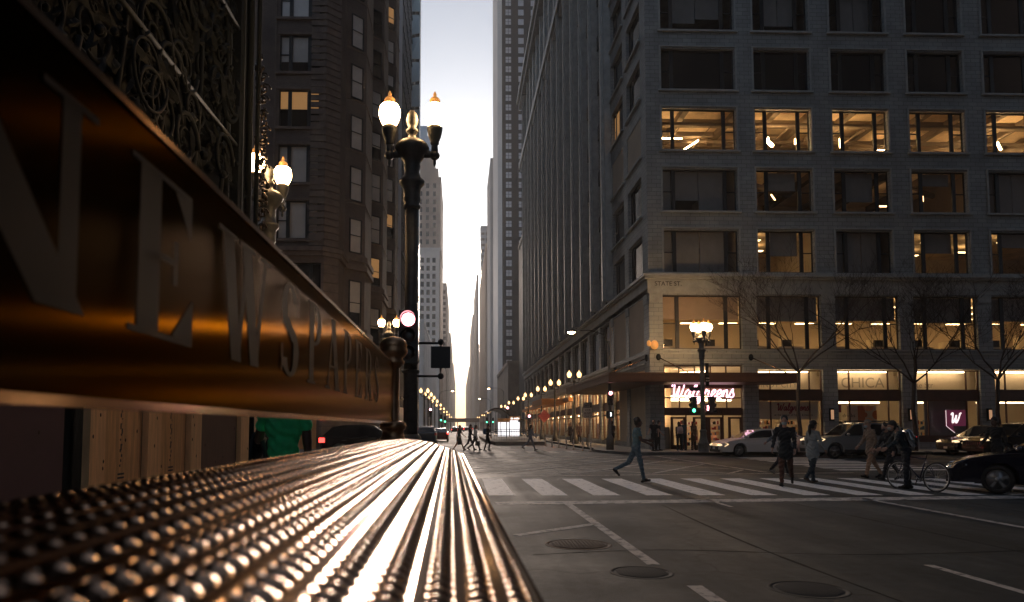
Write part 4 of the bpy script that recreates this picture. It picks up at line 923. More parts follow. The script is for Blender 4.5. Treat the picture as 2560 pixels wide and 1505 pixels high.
# elevated railway across the street
t = thing('rail_bridge', 'rusty elevated railway bridge crossing the far end of the street', 'bridge', (2, 420, 0))
g = MB(); g.box(-14, 16, 0, 8, 4.6, 6.2); g.box(-14, 16, -.3, 0, 6.2, 6.9)
for x in range(-13, 16, 2): g.box(x, x+.2, -.2, -.01, 4.6, 6.19)
g.build('deck', 'bridge_steel', t)
for x in (-7.5, -3.2, 7.8, 11.5): g = MB(); g.box(x, x+.5, .5, 1, 0, 4.6); g.build('column', 'bridge_steel', t)
# ================================================================ street lamps
def globe_prof(s=1): return [(.075*s, 0), (.12*s, .03*s), (.165*s, .12*s), (.195*s, .22*s), (.192*s, .30*s), (.175*s, .37*s), (.15*s, .41*s)]
def lamp_proto(name, label, n_arms, h, loc, rz, arm=.43, lean=False, glow='globe'):
    t = thing(name, label, 'street lamp', loc, rz)
    g = MB()
    k = h/8.0; zt = h-1.95*1
    g.lathe([(.34, 0), (.34, .12), (.30, .16), (.30, .55), (.33, .6), (.26, .7), (.20, .95), (.165, 1.25), (.20, 1.30), (.20, 1.36), (.15, 1.42)], 16)
    g.lathe([(.132, 1.4), (.118, zt-.75)], 32, flute=.12, fz=(0, 99))
    for z in (2.55, 2.75): g.lathe([(.15, z), (.165, z+.02), (.165, z+.05), (.15, z+.07)], 16)
    g.lathe([(.13, zt-.77), (.165, zt-.74), (.165, zt-.70), (.14, zt-.66), (.17, zt-.60), (.155, zt-.5), (.17, zt-.36), (.235, zt-.28), (.24, zt-.22), (.17, zt-.16), (.14, zt-.05), (.16, zt+.06), (.15, zt+.12), (.20, zt+.20), (.30, zt+.34), (.33, zt+.42), (.30, zt+.48), (.26, zt+.52), (.18, zt+.56), (.09, zt+.60), (.075, zt+.68), (.11, zt+.72), (.12, zt+.76), (.07, zt+.82), (.10, zt+.88), (.115, zt+.97), (.09, zt+1.08), (.04, zt+1.15), (.004, zt+1.17)], 20)
    g.build('post', 'post', t)
    for i in range(n_arms):
        a = 2*math.pi*i/n_arms; c, s_ = math.cos(a), math.sin(a)
        q = MB(); q.tube([(.24*c, .24*s_, zt+.32), (.34*c, .34*s_, zt+.30), ((arm-.03)*c, (arm-.03)*s_, zt+.30), (arm*c, arm*s_, zt+.36), (arm*c, arm*s_, zt+.52)], [.09, .07, .065, .07, .055], 8)
        q.ell((arm*c, arm*s_, zt+.28), (.10, .10, .09), 8); q.lathe([(.012, 0), (.03, .05), (.03, .12)], 8, c=(arm*c, arm*s_, zt+.07))
        q.lathe([(.06, 0), (.085, .03), (.08, .06), (.12, .16), (.145, .28), (.15, .34), (.12, .37)], 14, c=(arm*c, arm*s_, zt+.48))
        o = q.build('arm', 'post', t)
        z0 = zt+.83
        q = MB(); q.lathe(globe_prof(1.04), 18, c=(arm*c, arm*s_, z0)); gl = q.build('globe', glow, o)
        q = MB(); q.lathe([(.152, .425), (.125, .465), (.09, .495), (.10, .51), (.105, .53), (.085, .56), (.05, .59), (.028, .61), (.036, .64), (.022, .68), (.004, .71)], 12, c=(arm*c, arm*s_, z0)); q.build('cap', 'capglass', o)
    return t
L1 = lamp_proto('street_lamp', 'large green black twin globe street lamp with traffic signal at the near kerb', 2, 8.38, (-.905, 13.05, .0), R(-8))
dup(L1, (-4.40, 16.0, 0), R(60), 'twin globe street lamp half hidden by the dark ornamented store corner', 'twin globe state street lamps'); L1['group'] = 'twin globe state street lamps'
dup(L1, (-4.02, 39.9, .0), R(0), 'twin globe street lamp across the side street behind the bronze post finial', 'twin globe state street lamps')
L4 = lamp_proto('street_lamp', 'four globe street lamp on the pavement in front of the drugstore entrance', 4, 8.15, (13.9, 39.6, .0), R(35), .42, glow='globe_hot')
def small_lamp(label, loc, rz, one=False):
    t = thing('street_lamp', label, 'street lamp', loc, rz, 'smaller lamps receding along the street')
    g = MB(); g.lathe([(.26, 0), (.26, .5), (.2, .6), (.12, 1.1), (.10, 1.2), (.075, 4.9), (.12, 4.95), (.12, 5.0), (.08, 5.05), (.08, 5.2), (.14, 5.28), (.08, 5.36), (.03, 5.6), (.004, 5.7)], 12)
    for s_ in (-1, 1): g.tube([(0, 0, 5.22), (s_*.38, 0, 5.2), (s_*.42, 0, 5.42)], .045, 6); g.lathe([(.05, 0), (.10, .2), (.11, .24)], 10, c=(s_*.42, 0, 5.36))
    g.build('post', 'post', t)
    for s_ in (-1, 1): q = MB(); q.lathe(globe_prof(1.0)+[(.10, .46), (.07, .50), (.03, .56), (.004, .64)], 12, c=(s_*.42, 0, 5.6)); q.build('globe', 'globe_dim', t)
    return t
SL = small_lamp('nearest twin globe lamp on the right pavement behind the buses sign', (9.75, 59, .15), 0)
names = ['second', 'third', 'fourth', 'fifth', 'sixth', 'seventh', 'eighth', 'ninth', 'tenth', 'eleventh']
for i, y in enumerate((70, 81.5, 97, 109, 128, 150, 178, 215, 262, 320)): dup(SL, (9.6-.004*max(0, y-110), y, .15), 0, '%s twin globe lamp counted along the right pavement' % names[i])
for i, y in enumerate((86, 96, 107, 121, 142, 170, 205, 250, 310)): dup(SL, (-4.45+.002*y, y, .15), 0, '%s twin globe lamp counted along the left pavement beyond the signal' % (['first']+names)[i])
def cobra(label, x, y, z, dx, gl, base=.15):
    t = thing('arm_street_light', label, 'street light', (x, y, base), 0, 'tall arm street lights')
    g = MB(); g.lathe([(.24, 0), (.24, .7), (.14, .9), (.10, 1.0), (.07, z-.6)], 12); g.tube([(0, 0, z-.8), (dx*.15, 0, z-.2), (dx*.5, 0, z+.05), (dx*.92, 0, z+.02)], .035, 6); g.build('post', 'post', t)
    q = MB(); q.ell((dx, 0, z), (.34, .16, .09), 10, 0); q.ell((dx, 0, z-.06), (.24, .13, .13), 10, 1); q.build('lamp_head', ['plastic', gl], t); return t
CB = cobra('tall pole with arm street light and walk signal at the right corner kerb', 9.35, 43.3, 7.4, -2.35, 'globe')
cobra('tall arm street light far along the left pavement', -4.2, 150, 9.2, 2.8, 'globe'); cobra('tall arm street light far along the right pavement', 8.9, 140, 9.2, -3, 'globe'); cobra('second tall arm street light beyond it on the right pavement', 8.7, 196, 9.4, -3, 'globe')
# ================================================================ signals
def signal(parent, x, y, z, lit_i, face=-1, s=1.0, lens=.11):
    """three lens head facing the camera; z of the top lens"""
    g = MB(); g.box(x-.17*s, x+.17*s, y, y+.2*s, z-.78*s, z+.17*s, 0)
    for i in range(3):
        zc = z-.3*i*s; k = 12
        for j in range(k-2):                    # open visors
            a0, a1 = R(-30+24*j), R(-30+24*(j+1))
            if a1 > R(215): break
            g.add([(x+.135*s*math.cos(a0), y, zc+.135*s*math.sin(a0)), (x+.135*s*math.cos(a1), y, zc+.135*s*math.sin(a1)), (x+.135*s*math.cos(a1), y-.18*s, zc+.135*s*math.sin(a1)), (x+.135*s*math.cos(a0), y-.18*s, zc+.135*s*math.sin(a0))], [(0, 1, 2, 3)], 0)
    o = g.build('signal_head', 'plastic', parent)
    for i in range(3):
        q = MB(); q.ell((x, y-.005, z-.3*i*s), (.118*s, .03*s, .118*s), 16); q.build('lens', ('red', 'lens_off', 'green')[i] if i == lit_i else 'lens_off', o)
    return o
signal(L1, -.02, -.42, 3.50, 0, s=1.02)
L1.rotation_euler = (0, 0, 0)
g = MB(); g.box(.40, .72, -.15, .12, 2.66, 3.02, 0); g.box(.38, .74, -.17, -.15, 2.64, 3.04, 0); g.tube([(.12, 0, 3.12), (.56, 0, 3.12), (.56, 0, 3.0)], .025, 6); g.tube([(.12, 0, 2.5), (.56, 0, 2.5), (.56, 0, 2.66)], .025, 6); g.ell((.56, 0, 3.14), .06, 8); g.ell((.56, 0, 2.5), .06, 8); g.build('pedestrian_signal', 'plastic', L1)
g = MB(); g.box(-.03, .03, -.19, -.14, 2.86, 3.0); g.build('junction_box', 'plastic', L1)
# signals on the four globe lamp
sg = MB(); sg.box(-.62, -.36, -.1, .2, 2.35, 3.3); sg.box(.36, .66, -.1, .2, 2.4, 3.3)
for x in (-.49, .51):
    for z in (2.5, 2.82, 3.14): sg.tube([(x-(.14 if x < 0 else -.14), -.02, z), (x-(.26 if x < 0 else -.26), -.06, z-.02)], .11, 8)
sg.tube([(-.5, .05, 3.35), (.5, .05, 3.35)], .03, 6); sg.tube([(-.5, .05, 2.3), (.5, .05, 2.3)], .03, 6); sg.box(-.75, .0, .0, .04, 3.62, 3.84)
L4.rotation_euler = (0, 0, 0)
s4 = sg.build('signal_head', 'plastic', L4)
q = MB(); q.ell((-.55, -.14, 2.5), (.09, .05, .1), 10); q.build('lens', 'green', s4); q = MB(); q.tube([(.24, -.14, 2.5), (.26, -.14, 2.68), (.24, -.14, 2.78)], .045, 6); q.build('lens', 'red', s4)
q = MB(); q.box(.18, .34, -.12, .1, 2.4, 2.9); q.build('pedestrian_signal', 'plastic', L4)
q = MB(); q.box(.12, .34, -.17, -.15, 3.9, 4.5, 0); q.box(.13, .33, -.175, -.17, 4.52, 5.2, 1); wtext(q, 'ONE', .1, (.15, -.174, 4.3), (1, 0, 0), (0, 0, 1), 2); wtext(q, 'WAY', .1, (.14, -.174, 4.15), (1, 0, 0), (0, 0, 1), 2); q.build('street_plate', ['blackiron', 'plastic', 'pale_blind'], L4)
# signal on the corner pole
signal(CB, 0, -.3, 2.95+.55, 0, s=.95)
q = MB(); q.box(-.22, .22, -.2, .05, 1.95, 2.4, 0); q.tube([(.02, -.21, 2.08), (.05, -.21, 2.2), (.02, -.21, 2.3)], .03, 6, 1); q.build('pedestrian_signal', ['plastic', 'whitewalk'], CB)
def far_signal(label, x, y, z, i, s=1.3):
    t = thing('traffic_signal', label, 'traffic light', (x, y, 0), 0, 'far traffic signals')
    g = MB(); g.tube([(0, 0, 0), (0, 0, z+.3)], .08, 8); g.build('post', 'post', t); signal(t, 0, -.25, z, i, s=s)
    for l in CH(t): pass
for lab, x, y, z, i in (('far green traffic signal on the left kerb under the bridge', -3.3, 128, 3.6, 2), ('second far green traffic signal beside the left one', -2.7, 134, 3.4, 2), ('far green traffic signal right of the vanishing point', 5.9, 150, 3.4, 2), ('small far green signal near the bus shelter', 8.3, 172, 3.6, 2), ('far red traffic signal on the left pavement', -4.0, 98, 4.0, 0), ('red traffic signal above the bus shelter roof', 6.9, 100, 4.3, 0), ('red signal on the dark post right of the bus shelter', 9.2, 92, 3.0, 0)): far_signal(lab, x, y, z, i)
# ================================================================ signs, bollards, shelter
t = thing('bus_lane_sign', 'pale sign on a thin post reading buses only', 'sign', (8.75, 47.5, .15))
g = MB(); g.tube([(0, 0, 0), (0, 0, 3.0)], .03, 8); g.build('post', 'post', t)
g = MB(); g.box(-.29, .29, -.05, -.03, 2.0, 2.72, 0); g.box(-.29, .29, -.05, -.03, 2.73, 3.08, 1)
for i, s_ in enumerate(('CTA', 'BUSES', 'ONLY')): wtext(g, s_, .19, (0, -.054, 2.5-.215*i), (1, 0, 0), (0, 0, 1), 2, .002, align='CENTER')
wtext(g, 'RIGHT', .12, (0, -.054, 2.93), (1, 0, 0), (0, 0, 1), 0, .002, align='CENTER'); wtext(g, 'LANE', .12, (0, -.054, 2.79), (1, 0, 0), (0, 0, 1), 0, .002, align='CENTER')
g.build('sign_plate', ['sign_cream', 'plastic', 'blacktext'], t)
t = thing('road_work_sign', 'orange pink diamond road work sign on the right pavement', 'sign', (8.1, 66.5, .15))
g = MB(); g.tube([(0, 0, 0), (0, 0, 2.2)], .03, 6); g.tube([(-.5, 0, 0), (0, 0, .8), (.5, 0, 0)], .025, 6); g.build('post', 'post', t)
g = MB(); g.prism([(-.62, 2.45), (0, 1.83), (.62, 2.45), (0, 3.07)], -.05, -.03, 0, 'y')
for i, s_ in enumerate(('SIDEWALK', 'CLOSED', 'AHEAD')): wtext(g, s_, .15, (0, -.054, 2.58-.18*i), (1, 0, 0), (0, 0, 1), 1, .002, align='CENTER')
g.build('sign_plate', ['sign_orange', 'redtext'], t)
t = thing('parking_sign', 'small white parking sign behind the nearest right lamp', 'sign', (10.2, 56, .15)); g = MB(); g.tube([(0, 0, 0), (0, 0, 2.6)], .03, 6); g.build('post', 'post', t); g = MB(); g.box(-.25, .25, -.05, -.03, 2.2, 2.62, 0); g.ell((-.1, -.055, 2.42), (.09, .004, .09), 10, 1); g.build('sign_plate', ['sign_cream', 'redtext'], t)
bp = [(1323,1108.5),(1348,1112),(1363.6,1115),(1380,1118),(1397,1119),(1416,1122.5),(1434,1123.6),(1457,1126),(1477,1129)]
b0 = None; on = ['farthest', 'second farthest', 'third farthest', 'fourth farthest', 'middle', 'fourth nearest', 'third nearest', 'second nearest', 'nearest']
for i, (x, y) in enumerate(bp):
    c = gp(x, y); lab = on[i]+' cream lane post in the row beside the right pavement'
    if b0 is None:
        b0 = thing('lane_post', lab, 'bollard', c, 0, 'cream lane posts'); g = MB(); g.lathe([(.11, 0), (.11, .03), (.05, .05), (.05, .66), (.04, .69), (.01, .7)], 12, 0); g.build('tube', 'sign_cream', b0); g = MB(); g.lathe([(.052, .50), (.052, .58)], 12); g.lathe([(.052, .40), (.052, .44)], 12); g.build('band', 'pale_blind', b0)
    else: dup(b0, c, 0, lab)
t = thing('bus_shelter', 'bus shelter with curved dark canopy on a raised platform', 'bus shelter', (5.0, 80, 0))
g = MB(); g.prism([(-1.9, -20), (2.4, -20), (3.2, -12), (2.6, 18), (-2.2, 18), (-2.4, -10)], -.02, .32); g.build('platform', 'walk', t)
g = MB(); n = 10; pr = [(-2.0+4.2*i/n, 2.95+1.0*math.sin(math.pi*min(1, (i/n)*1.35+.1))*.9-.55*(i/n)) for i in range(n+1)]
g.prism([(x, z) for x, z in pr]+[(x, z-.16) for x, z in pr[::-1]], -3.5, 6, 0, 'y'); g.build('canopy', 'plastic', t)
for x in (-1.5, .2, 1.6):
    for y in (-3, 5.5): g = MB(); g.tube([(x, y, .3), (x, y, 3.2)], .06, 8); g.build('column', 'post', t)
for x0, x1, z1 in ((-.75, -.50, 2.1), (-.42, .12, 2.1), (.24, .46, 2.1), (.56, 1.42, 2.3), (1.46, 1.6, 2.1)):
    q = MB(); q.box(x0, x1, -3.6, -3.45, .55, z1); q.build('light_panel', 'adpanel', t)
q = MB(); q.box(-.8, .5, -3.6, -3.4, 2.1, 2.5); q.box(.5, 1.66, -3.62, -3.4, 2.3, 2.75); q.build('panel_header', 'wood', t)
q = MB(); wtext(q, '20  4 MIN', .22, (.62, -3.63, 2.42), (1, 0, 0), (0, 0, 1)); q.build('display_text', 'whitewalk', t)
t = thing('platform_railing', 'steel tube railing on the near end of the bus platform', 'railing', (5.2, 66, .3))
g = MB()
for z in (.45, .85, 1.05): g.tube([(-1.9, 0, z), (1.0, -2.0, z), (1.5, -3.5, z*.75)], .03, 6)
for i in range(14): a = i/13; g.tube([(-1.9+2.9*a, -2*a, -.25), (-1.9+2.9*a, -2*a, 1.0)], .018, 6)
g.tube([(1.5, -3.5, -.3), (1.5, -3.5, .8)], .03, 6); g.build('rail', 'chrome', t)
# ================================================================ bare trees
def tree(label, x, y, h, seed, fork):
    r_ = random.Random(seed); t = thing('bare_tree', label, 'tree', (x, y, .15), 0, 'bare street trees')
    gt_ = MB(); gb = MB()
    base = [Vector((0, 0, 0)), Vector((.05, 0, h*.12)), Vector((-.04, .03, h*.24)), Vector((.06, 0, fork))]
    gt_.tube(base, [.15, .12, .11, .10], 8)
    def grow(p, d, L, r0, lev):
        n = 5; pts = [p]; dd = d.copy()
        for i in range(n): dd = (dd+Vector((r_.uniform(-1, 1), r_.uniform(-1, 1), r_.uniform(-.3, .75)))*.2).normalized(); pts.append(pts[-1]+dd*(L/n))
        (gt_ if lev < 2 else gb).tube(pts, [r0*(1-.72*i/n) for i in range(n+1)], 6 if lev < 2 else 4)
        if lev >= 5: return
        for k in range(r_.randint(4, 5) if lev < 4 else 3):
            q = pts[r_.randint(2, n)]; a = (dd+Vector((r_.uniform(-1, 1), r_.uniform(-1, 1), r_.uniform(-.25, .7)))*.95).normalized()
            grow(q, a, L*r_.uniform(.5, .74), max(.006, r0*.45), lev+1)
    for k in range(5): a = k*1.26+r_.uniform(-.4, .4); grow(base[-1], Vector((math.cos(a)*.95, math.sin(a)*.6, .9)).normalized(), h*.40, .06, 1)
    gt_.build('trunk', 'bark', t); gb.build('crown', 'bark', t); return t
tree('bare street tree in front of the drugstore window left of the silver car', 19.95, 40.6, 10.2, 3, 4.6)
tree('bare street tree between the poster window and the purple flag sign', 26.9, 40.7, 9.8, 8, 4.0)
tree('bare street tree at the right edge beside the dark cars', 32.0, 40.7, 9.6, 15, 4.2)
# ================================================================ cars
def paintmat(name, col, rough=.3, metal=.3): return mat(name, col, rough, metal, coat=.6)
def arcpts(cx, cz, r, a0, a1, n=9): return [(cx+r*math.cos(R(a0+(a1-a0)*i/n)), cz+r*math.sin(R(a0+(a1-a0)*i/n))) for i in range(n+1)]
SPEC = dict(
 sedan=dict(L=4.8, W=1.82, wf=1.42, wr=-1.38, r=.335, top=[(-2.40, .62), (-2.40, .92), (-2.25, 1.03), (-1.75, 1.06), (.95, .97), (1.5, .92), (2.0, .82), (2.28, .70), (2.40, .56)], nose=[(2.42, .38), (2.34, .22)], cab=[(-2.05, 1.03), (-1.25, 1.40), (-.55, 1.47), (.05, 1.45), (.35, 1.40), (1.28, .94)], pil=[-.45, ], roofw=.60),
 suv=dict(L=4.7, W=1.9, wf=1.42, wr=-1.40, r=.38, top=[(-2.30, .62), (-2.33, 1.05), (-2.2, 1.14), (1.0, 1.12), (1.7, 1.07), (2.15, 1.0), (2.30, .86)], nose=[(2.36, .5), (2.30, .30)], cab=[(-2.2, 1.12), (-2.02, 1.66), (-1.7, 1.74), (-.2, 1.78), (.25, 1.72), (1.05, 1.10)], pil=[-1.15, -.15], roofw=.66),
 crossover=dict(L=4.7, W=1.88, wf=1.40, wr=-1.38, r=.37, top=[(-2.32, .62), (-2.36, .98), (-2.22, 1.10), (1.0, 1.04), (1.6, .98), (2.1, .88), (2.32, .72)], nose=[(2.36, .45), (2.28, .28)], cab=[(-2.25, 1.08), (-1.75, 1.55), (-1.2, 1.65), (-.1, 1.67), (.25, 1.62), (1.2, 1.03)], pil=[-1.0, -.1], roofw=.62))
def car(label, loc, rz, typ, paint, cat='car', rack=False, lights=True, cladding=None, group=None, tail=True, grille='plain'):
    S = SPEC[typ]; W = S['W']/2; r = S['r']; cl = .24 if typ == 'sedan' else .30
    t = thing('parked_car' if group else 'car', label, cat, loc, rz, group)
    low = []
    xe0 = S['top'][0][0]+.06; 
    low += [(S['nose'][-1][0], cl-.02)]
    ra = r+.06
    def cut(cx): a = math.degrees(math.asin((cl-r)/ra)) if abs(cl-r) < ra else 0; return arcpts(cx, r, ra, a, 180-a, 12)
    outline = S['top']+S['nose'][:1]+[(S['nose'][1][0], cl)]+cut(S['wf'])+cut(S['wr'])+[(xe0, cl)]
    # body as lofted slices across the width
    zmid = .62; n = len(outline); vs = []; sl = [(-1, .045), (-.965, .015), (-.80, 0), (.80, 0), (.965, .015), (1, .045)]
    for s_, ins in sl:
        for x, z in outline:
            tuck = .10*max(0, (z-.72))**1.2*abs(s_) + .05*max(0, .5-z)*abs(s_)
            plan = 1-.055*abs(x/ (S['L']/2))**4
            k = 1-ins
            vs.append((x*k if ins else x, (s_*W-math.copysign(tuck, s_))*plan, zmid+(z-zmid)*(1-ins*.9)))
    fs = [tuple(range(n)), tuple(range(5*n, 6*n))[::-1]]
    for i in range(5):
        for k in range(n): fs.append((i*n+k, i*n+(k+1) % n, (i+1)*n+(k+1) % n, (i+1)*n+k))
    g = MB(); g.add(vs, fs, 0, False)
    g.box(S['wr']-.45, S['wf']+.45, -W+.25, W-.25, cl-.03, .7, 1)
    if cladding:
        for sy in (-1, 1): g.box(S['wr']+r+.1, S['wf']-r-.1, sy*(W-.05)-.03, sy*(W-.05)+.045, cl, cl+.16, 1)
    body = g.build('body', [paint, 'black'], t, fix=True)
    # cabin: painted roof and pillars with glass panels set proud
    C = S['cab']; rw = S['roofw']; zb = min(C[0][1], C[-1][1]); zt = max(p[1] for p in C)
    def yw(z): f_ = max(0, min(1, (z-zb)/(zt-zb))); return (W-.12)*(1-f_)+rw*f_
    vs = [(x, s_*yw(z), z) for s_ in (-1, 1) for x, z in C]; m = len(C)
    fs = [tuple(range(m)), tuple(range(m, 2*m))[::-1]]+[(k, k+1, m+k+1, m+k) for k in range(m-1)]
    g = MB(); g.add(vs, fs, 0); rf = g.build('cabin', [paint], t, fix=True)
    def lerp_top(x):
        for (a, za), (b, zb_) in zip(C[:-1], C[1:]):
            if a <= x <= b: return za+(zb_-za)*(x-a)/(b-a)
        return zb
    cuts = [C[0][0]+.20]+[p for p in S['pil']]+[C[-1][0]-.20]
    for s_ in (-1, 1):
        for a, b in zip(cuts[:-1], cuts[1:]):
            a2, b2 = a+.035, b-.035; k = 7; up = []; dn = []
            for i in range(k+1):
                x = a2+(b2-a2)*i/k; z1 = lerp_top(x)-.07; z0 = max(zb, lerp_top(x)*0+zb)+.03
                if z1 < z0+.02: z1 = z0+.02
                up.append((x, s_*(yw(z1)+.006), z1)); dn.append((x, s_*(yw(z0)+.006), z0))
            g = MB(); g.add(up+dn, [(i, i+1, k+2+i, k+1+i) for i in range(k)], 0); g.build('side_window', 'carglass', t)
    def screen(p, q, nm):
        (x0, z0), (x1, z1) = p, q; d = Vector((x1-x0, 0, z1-z0)); nrm = Vector((d.z, 0, -d.x)).normalized()
        if nrm.z < 0: nrm = -nrm
        A_ = Vector((x0, 0, z0))+d*.06+nrm*.006; B_ = Vector((x0, 0, z0))+d*.94+nrm*.006
        g = MB(); g.add([(A_.x, -yw(A_.z)+.06, A_.z), (A_.x, yw(A_.z)-.06, A_.z), (B_.x, yw(B_.z)-.06, B_.z), (B_.x, -yw(B_.z)+.06, B_.z)], [(0, 1, 2, 3)], 0); g.build(nm, 'carglass', t)
    screen(C[-1], C[-2], 'windscreen'); screen(C[0], C[1], 'rear_window')
    for wx in (S['wf'], S['wr']):
        for s_ in (-1, 1):
            q = MB(); yc = s_*(W-.12); T_ = Matrix.Translation((wx, yc, r)) @ Matrix.Rotation(R(90), 4, 'X')
            q.lathe([(r*.5, -.05), (r*.66, -.06), (r*.68, -.10), (r*.92, -.105), (r, -.07), (r, .07), (r*.92, .105), (r*.68, .10), (r*.66, .06), (r*.5, .05)], 28, 0, T=T_); wh = q.build('wheel', 'tyre', t)
            q = MB(); q.lathe([(r*.655, -.07), (r*.655, .07)], 24, 1, T=T_); yo = s_*.098
            q.lathe([(r*.70, -.0), (r*.70, .012), (r*.60, .012), (r*.60, 0)], 24, 0, T=Matrix.Translation((wx, yc+yo*.9, r)) @ Matrix.Rotation(R(90), 4, 'X'))
            for k in range(5):
                a = 2*math.pi*k/5+.3
                q.prism([(wx+math.cos(a+d_)*r*rr, r+math.sin(a+d_)*r*rr) for d_, rr in ((-.45, .12), (-.16, .62), (.16, .62), (.45, .12))], yc+yo*.75, yc+yo*.98, 0, 'y')
            q.lathe([(r*.16, -.01), (r*.16, .02), (.01, .03)], 10, 0, T=Matrix.Translation((wx, yc+yo, r)) @ Matrix.Rotation(R(-90*s_), 4, 'X'))
            q.build('rim', ['rim', 'black'], wh)
    zf = S['top'][-1][1]; xf = S['top'][-1][0]; xr = S['top'][0][0]; zh = (S['top'][-2][1]+zf)/2
    for s_ in (-1, 1):
        q = MB(); q.add([(xf-.02, s_*.42, zf-.02), (xf+.0, s_*.45, zf+.10), (xf-.25, s_*(W-.02), zh+.10), (xf-.42, s_*(W+.004), zh+.02), (xf-.22, s_*(W-.01), zf-.03)], [(0, 1, 2, 3, 4)], 0); q.ell((xf-.12, s_*(W-.22), zf+.03), (.14, .17, .07), 10, 0); q.build('headlight', 'head' if lights else 'chrome', t)
        q = MB(); q.box(xr-.015, xr+.25, s_*(W-.10)-.10, s_*(W-.10)+.085, .80 if typ == 'sedan' else .82, .95 if typ == 'sedan' else 1.04); q.build('taillight', 'tail' if tail else 'taildull', t)
        q = MB(); q.ell((C[-1][0]-.28, s_*(W+.09), zb+.10), (.07, .11, .07), 10); q.build('side_mirror', paint, t)
        for x in (S['pil'][-1]+.2, S['pil'][0]-.15): q = MB(); q.box(x-.11, x+.11, s_*(W-.045)-.02, s_*(W-.045)+.02, zb-.12, zb-.09); q.build('door_handle', 'chrome', t)
    q = MB(); q.box(xf-.02, xf+.035, -.55, .55, zf-.22, zf-.04, 0); q.box(S['nose'][0][0]-.03, S['nose'][0][0]+.012, -.7, .7, .24 if typ == 'sedan' else .33, .36 if typ == 'sedan' else .48, 0)
    if grille == 'slots':
        for k in range(7): q.box(xf+.036, xf+.046, -.46+.15*k-.015, -.46+.15*k+.015, zf-.2, zf-.05, 1)
    else:
        for z in (zf-.17, zf-.09): q.box(xf+.036, xf+.042, -.5, .5, z-.008, z+.008, 1)
    q.build('grille', ['black', 'chrome'], t)
    q = MB(); q.box(xf+.045, xf+.055, -.15, .15, .38, .50); q.build('number_plate', 'plate', t)
    if rack:
        q = MB()
        for s_ in (-1, 1): q.tube([(-1.6, s_*.55, zt+.06), (.1, s_*.55, zt+.08)], .025, 6)
        for x in (-1.4, -.1): q.tube([(x, -.55, zt+.09), (x, .55, zt+.09)], .02, 6)
        q.build('roof_rack', 'black', t)
    return t
PM = dict(white=paintmat('pearl_white_paint', (.62, .56, .52), .3, 0), silver=paintmat('silver_paint', (.30, .31, .31), .35, .6), dark=paintmat('black_paint', (.012, .013, .015), .18, .2), navy=paintmat('dark_navy_paint', (.010, .010, .022), .2, .2), blue=paintmat('blue_paint', (.03, .055, .10), .25, .3), grey=paintmat('grey_paint', (.20, .20, .20), .3, .4), maroon=paintmat('maroon_paint', (.10, .02, .02), .25, .2), cladmat=mat('grey_cladding', (.09, .09, .088), .7))
LEFT = math.pi
car('white sedan driving left past the drugstore behind the pedestrians', (16.15, 37.45, 0), LEFT, 'sedan', PM['white'])
car('silver boxy off road wagon with dark roof rack behind the walking pair', (20.0, 35.2, 0), LEFT, 'suv', PM['silver'], rack=True, cladding=1, tail=False)
car('pale grey wagon partly hidden between the white sedan and silver wagon', (22.2, 37.9, 0), LEFT, 'crossover', PM['grey'], rack=True, lights=False)
car('black car with lit headlights just left of the slotted grille car', (29.1, 37.9, 0), LEFT, 'crossover', PM['dark'])
car('black off road car with slotted grille near the right edge', (28.7, 35.3, 0), LEFT, 'suv', PM['dark'], grille='slots')
car('dark navy sedan cut off by the right edge beside the cyclist', (14.2, 15.9, 0), R(142.5), 'sedan', PM['navy'], lights=False)
car('black crossover behind the bronze post on the left of the street', (-4.35, 34.6, 0), 0, 'crossover', PM['dark'])
car('blue hatchback seen from behind at the left kerb past the signal post', (-3.0, 66, 0), R(90), 'crossover', PM['blue'], tail=False, lights=False)
car('dark red car with lit tail lights in front of the blue hatchback', (-2.05, 78, 0), R(90), 'sedan', PM['maroon'], lights=False)
ord_ = ['nearest', 'second', 'third', 'fourth', 'fifth', 'sixth', 'seventh', 'eighth']
far = [(-1.2, 190), (.6, 235), (2.6, 250), (1.4, 300), (3.6, 330), (-1.0, 345), (4.6, 285), (2.2, 370)]
base_ = car(ord_[0]+' of the distant cars with red tail lights under the bridge', (*far[0], 0), R(90), 'crossover', PM['dark'], lights=False)
base_['group'] = 'distant cars stopped near the bridge'
for i, (x, y) in enumerate(far[1:]): dup(base_, (x, y, 0), R(90), ord_[i+1]+' of the distant cars with red tail lights under the bridge')
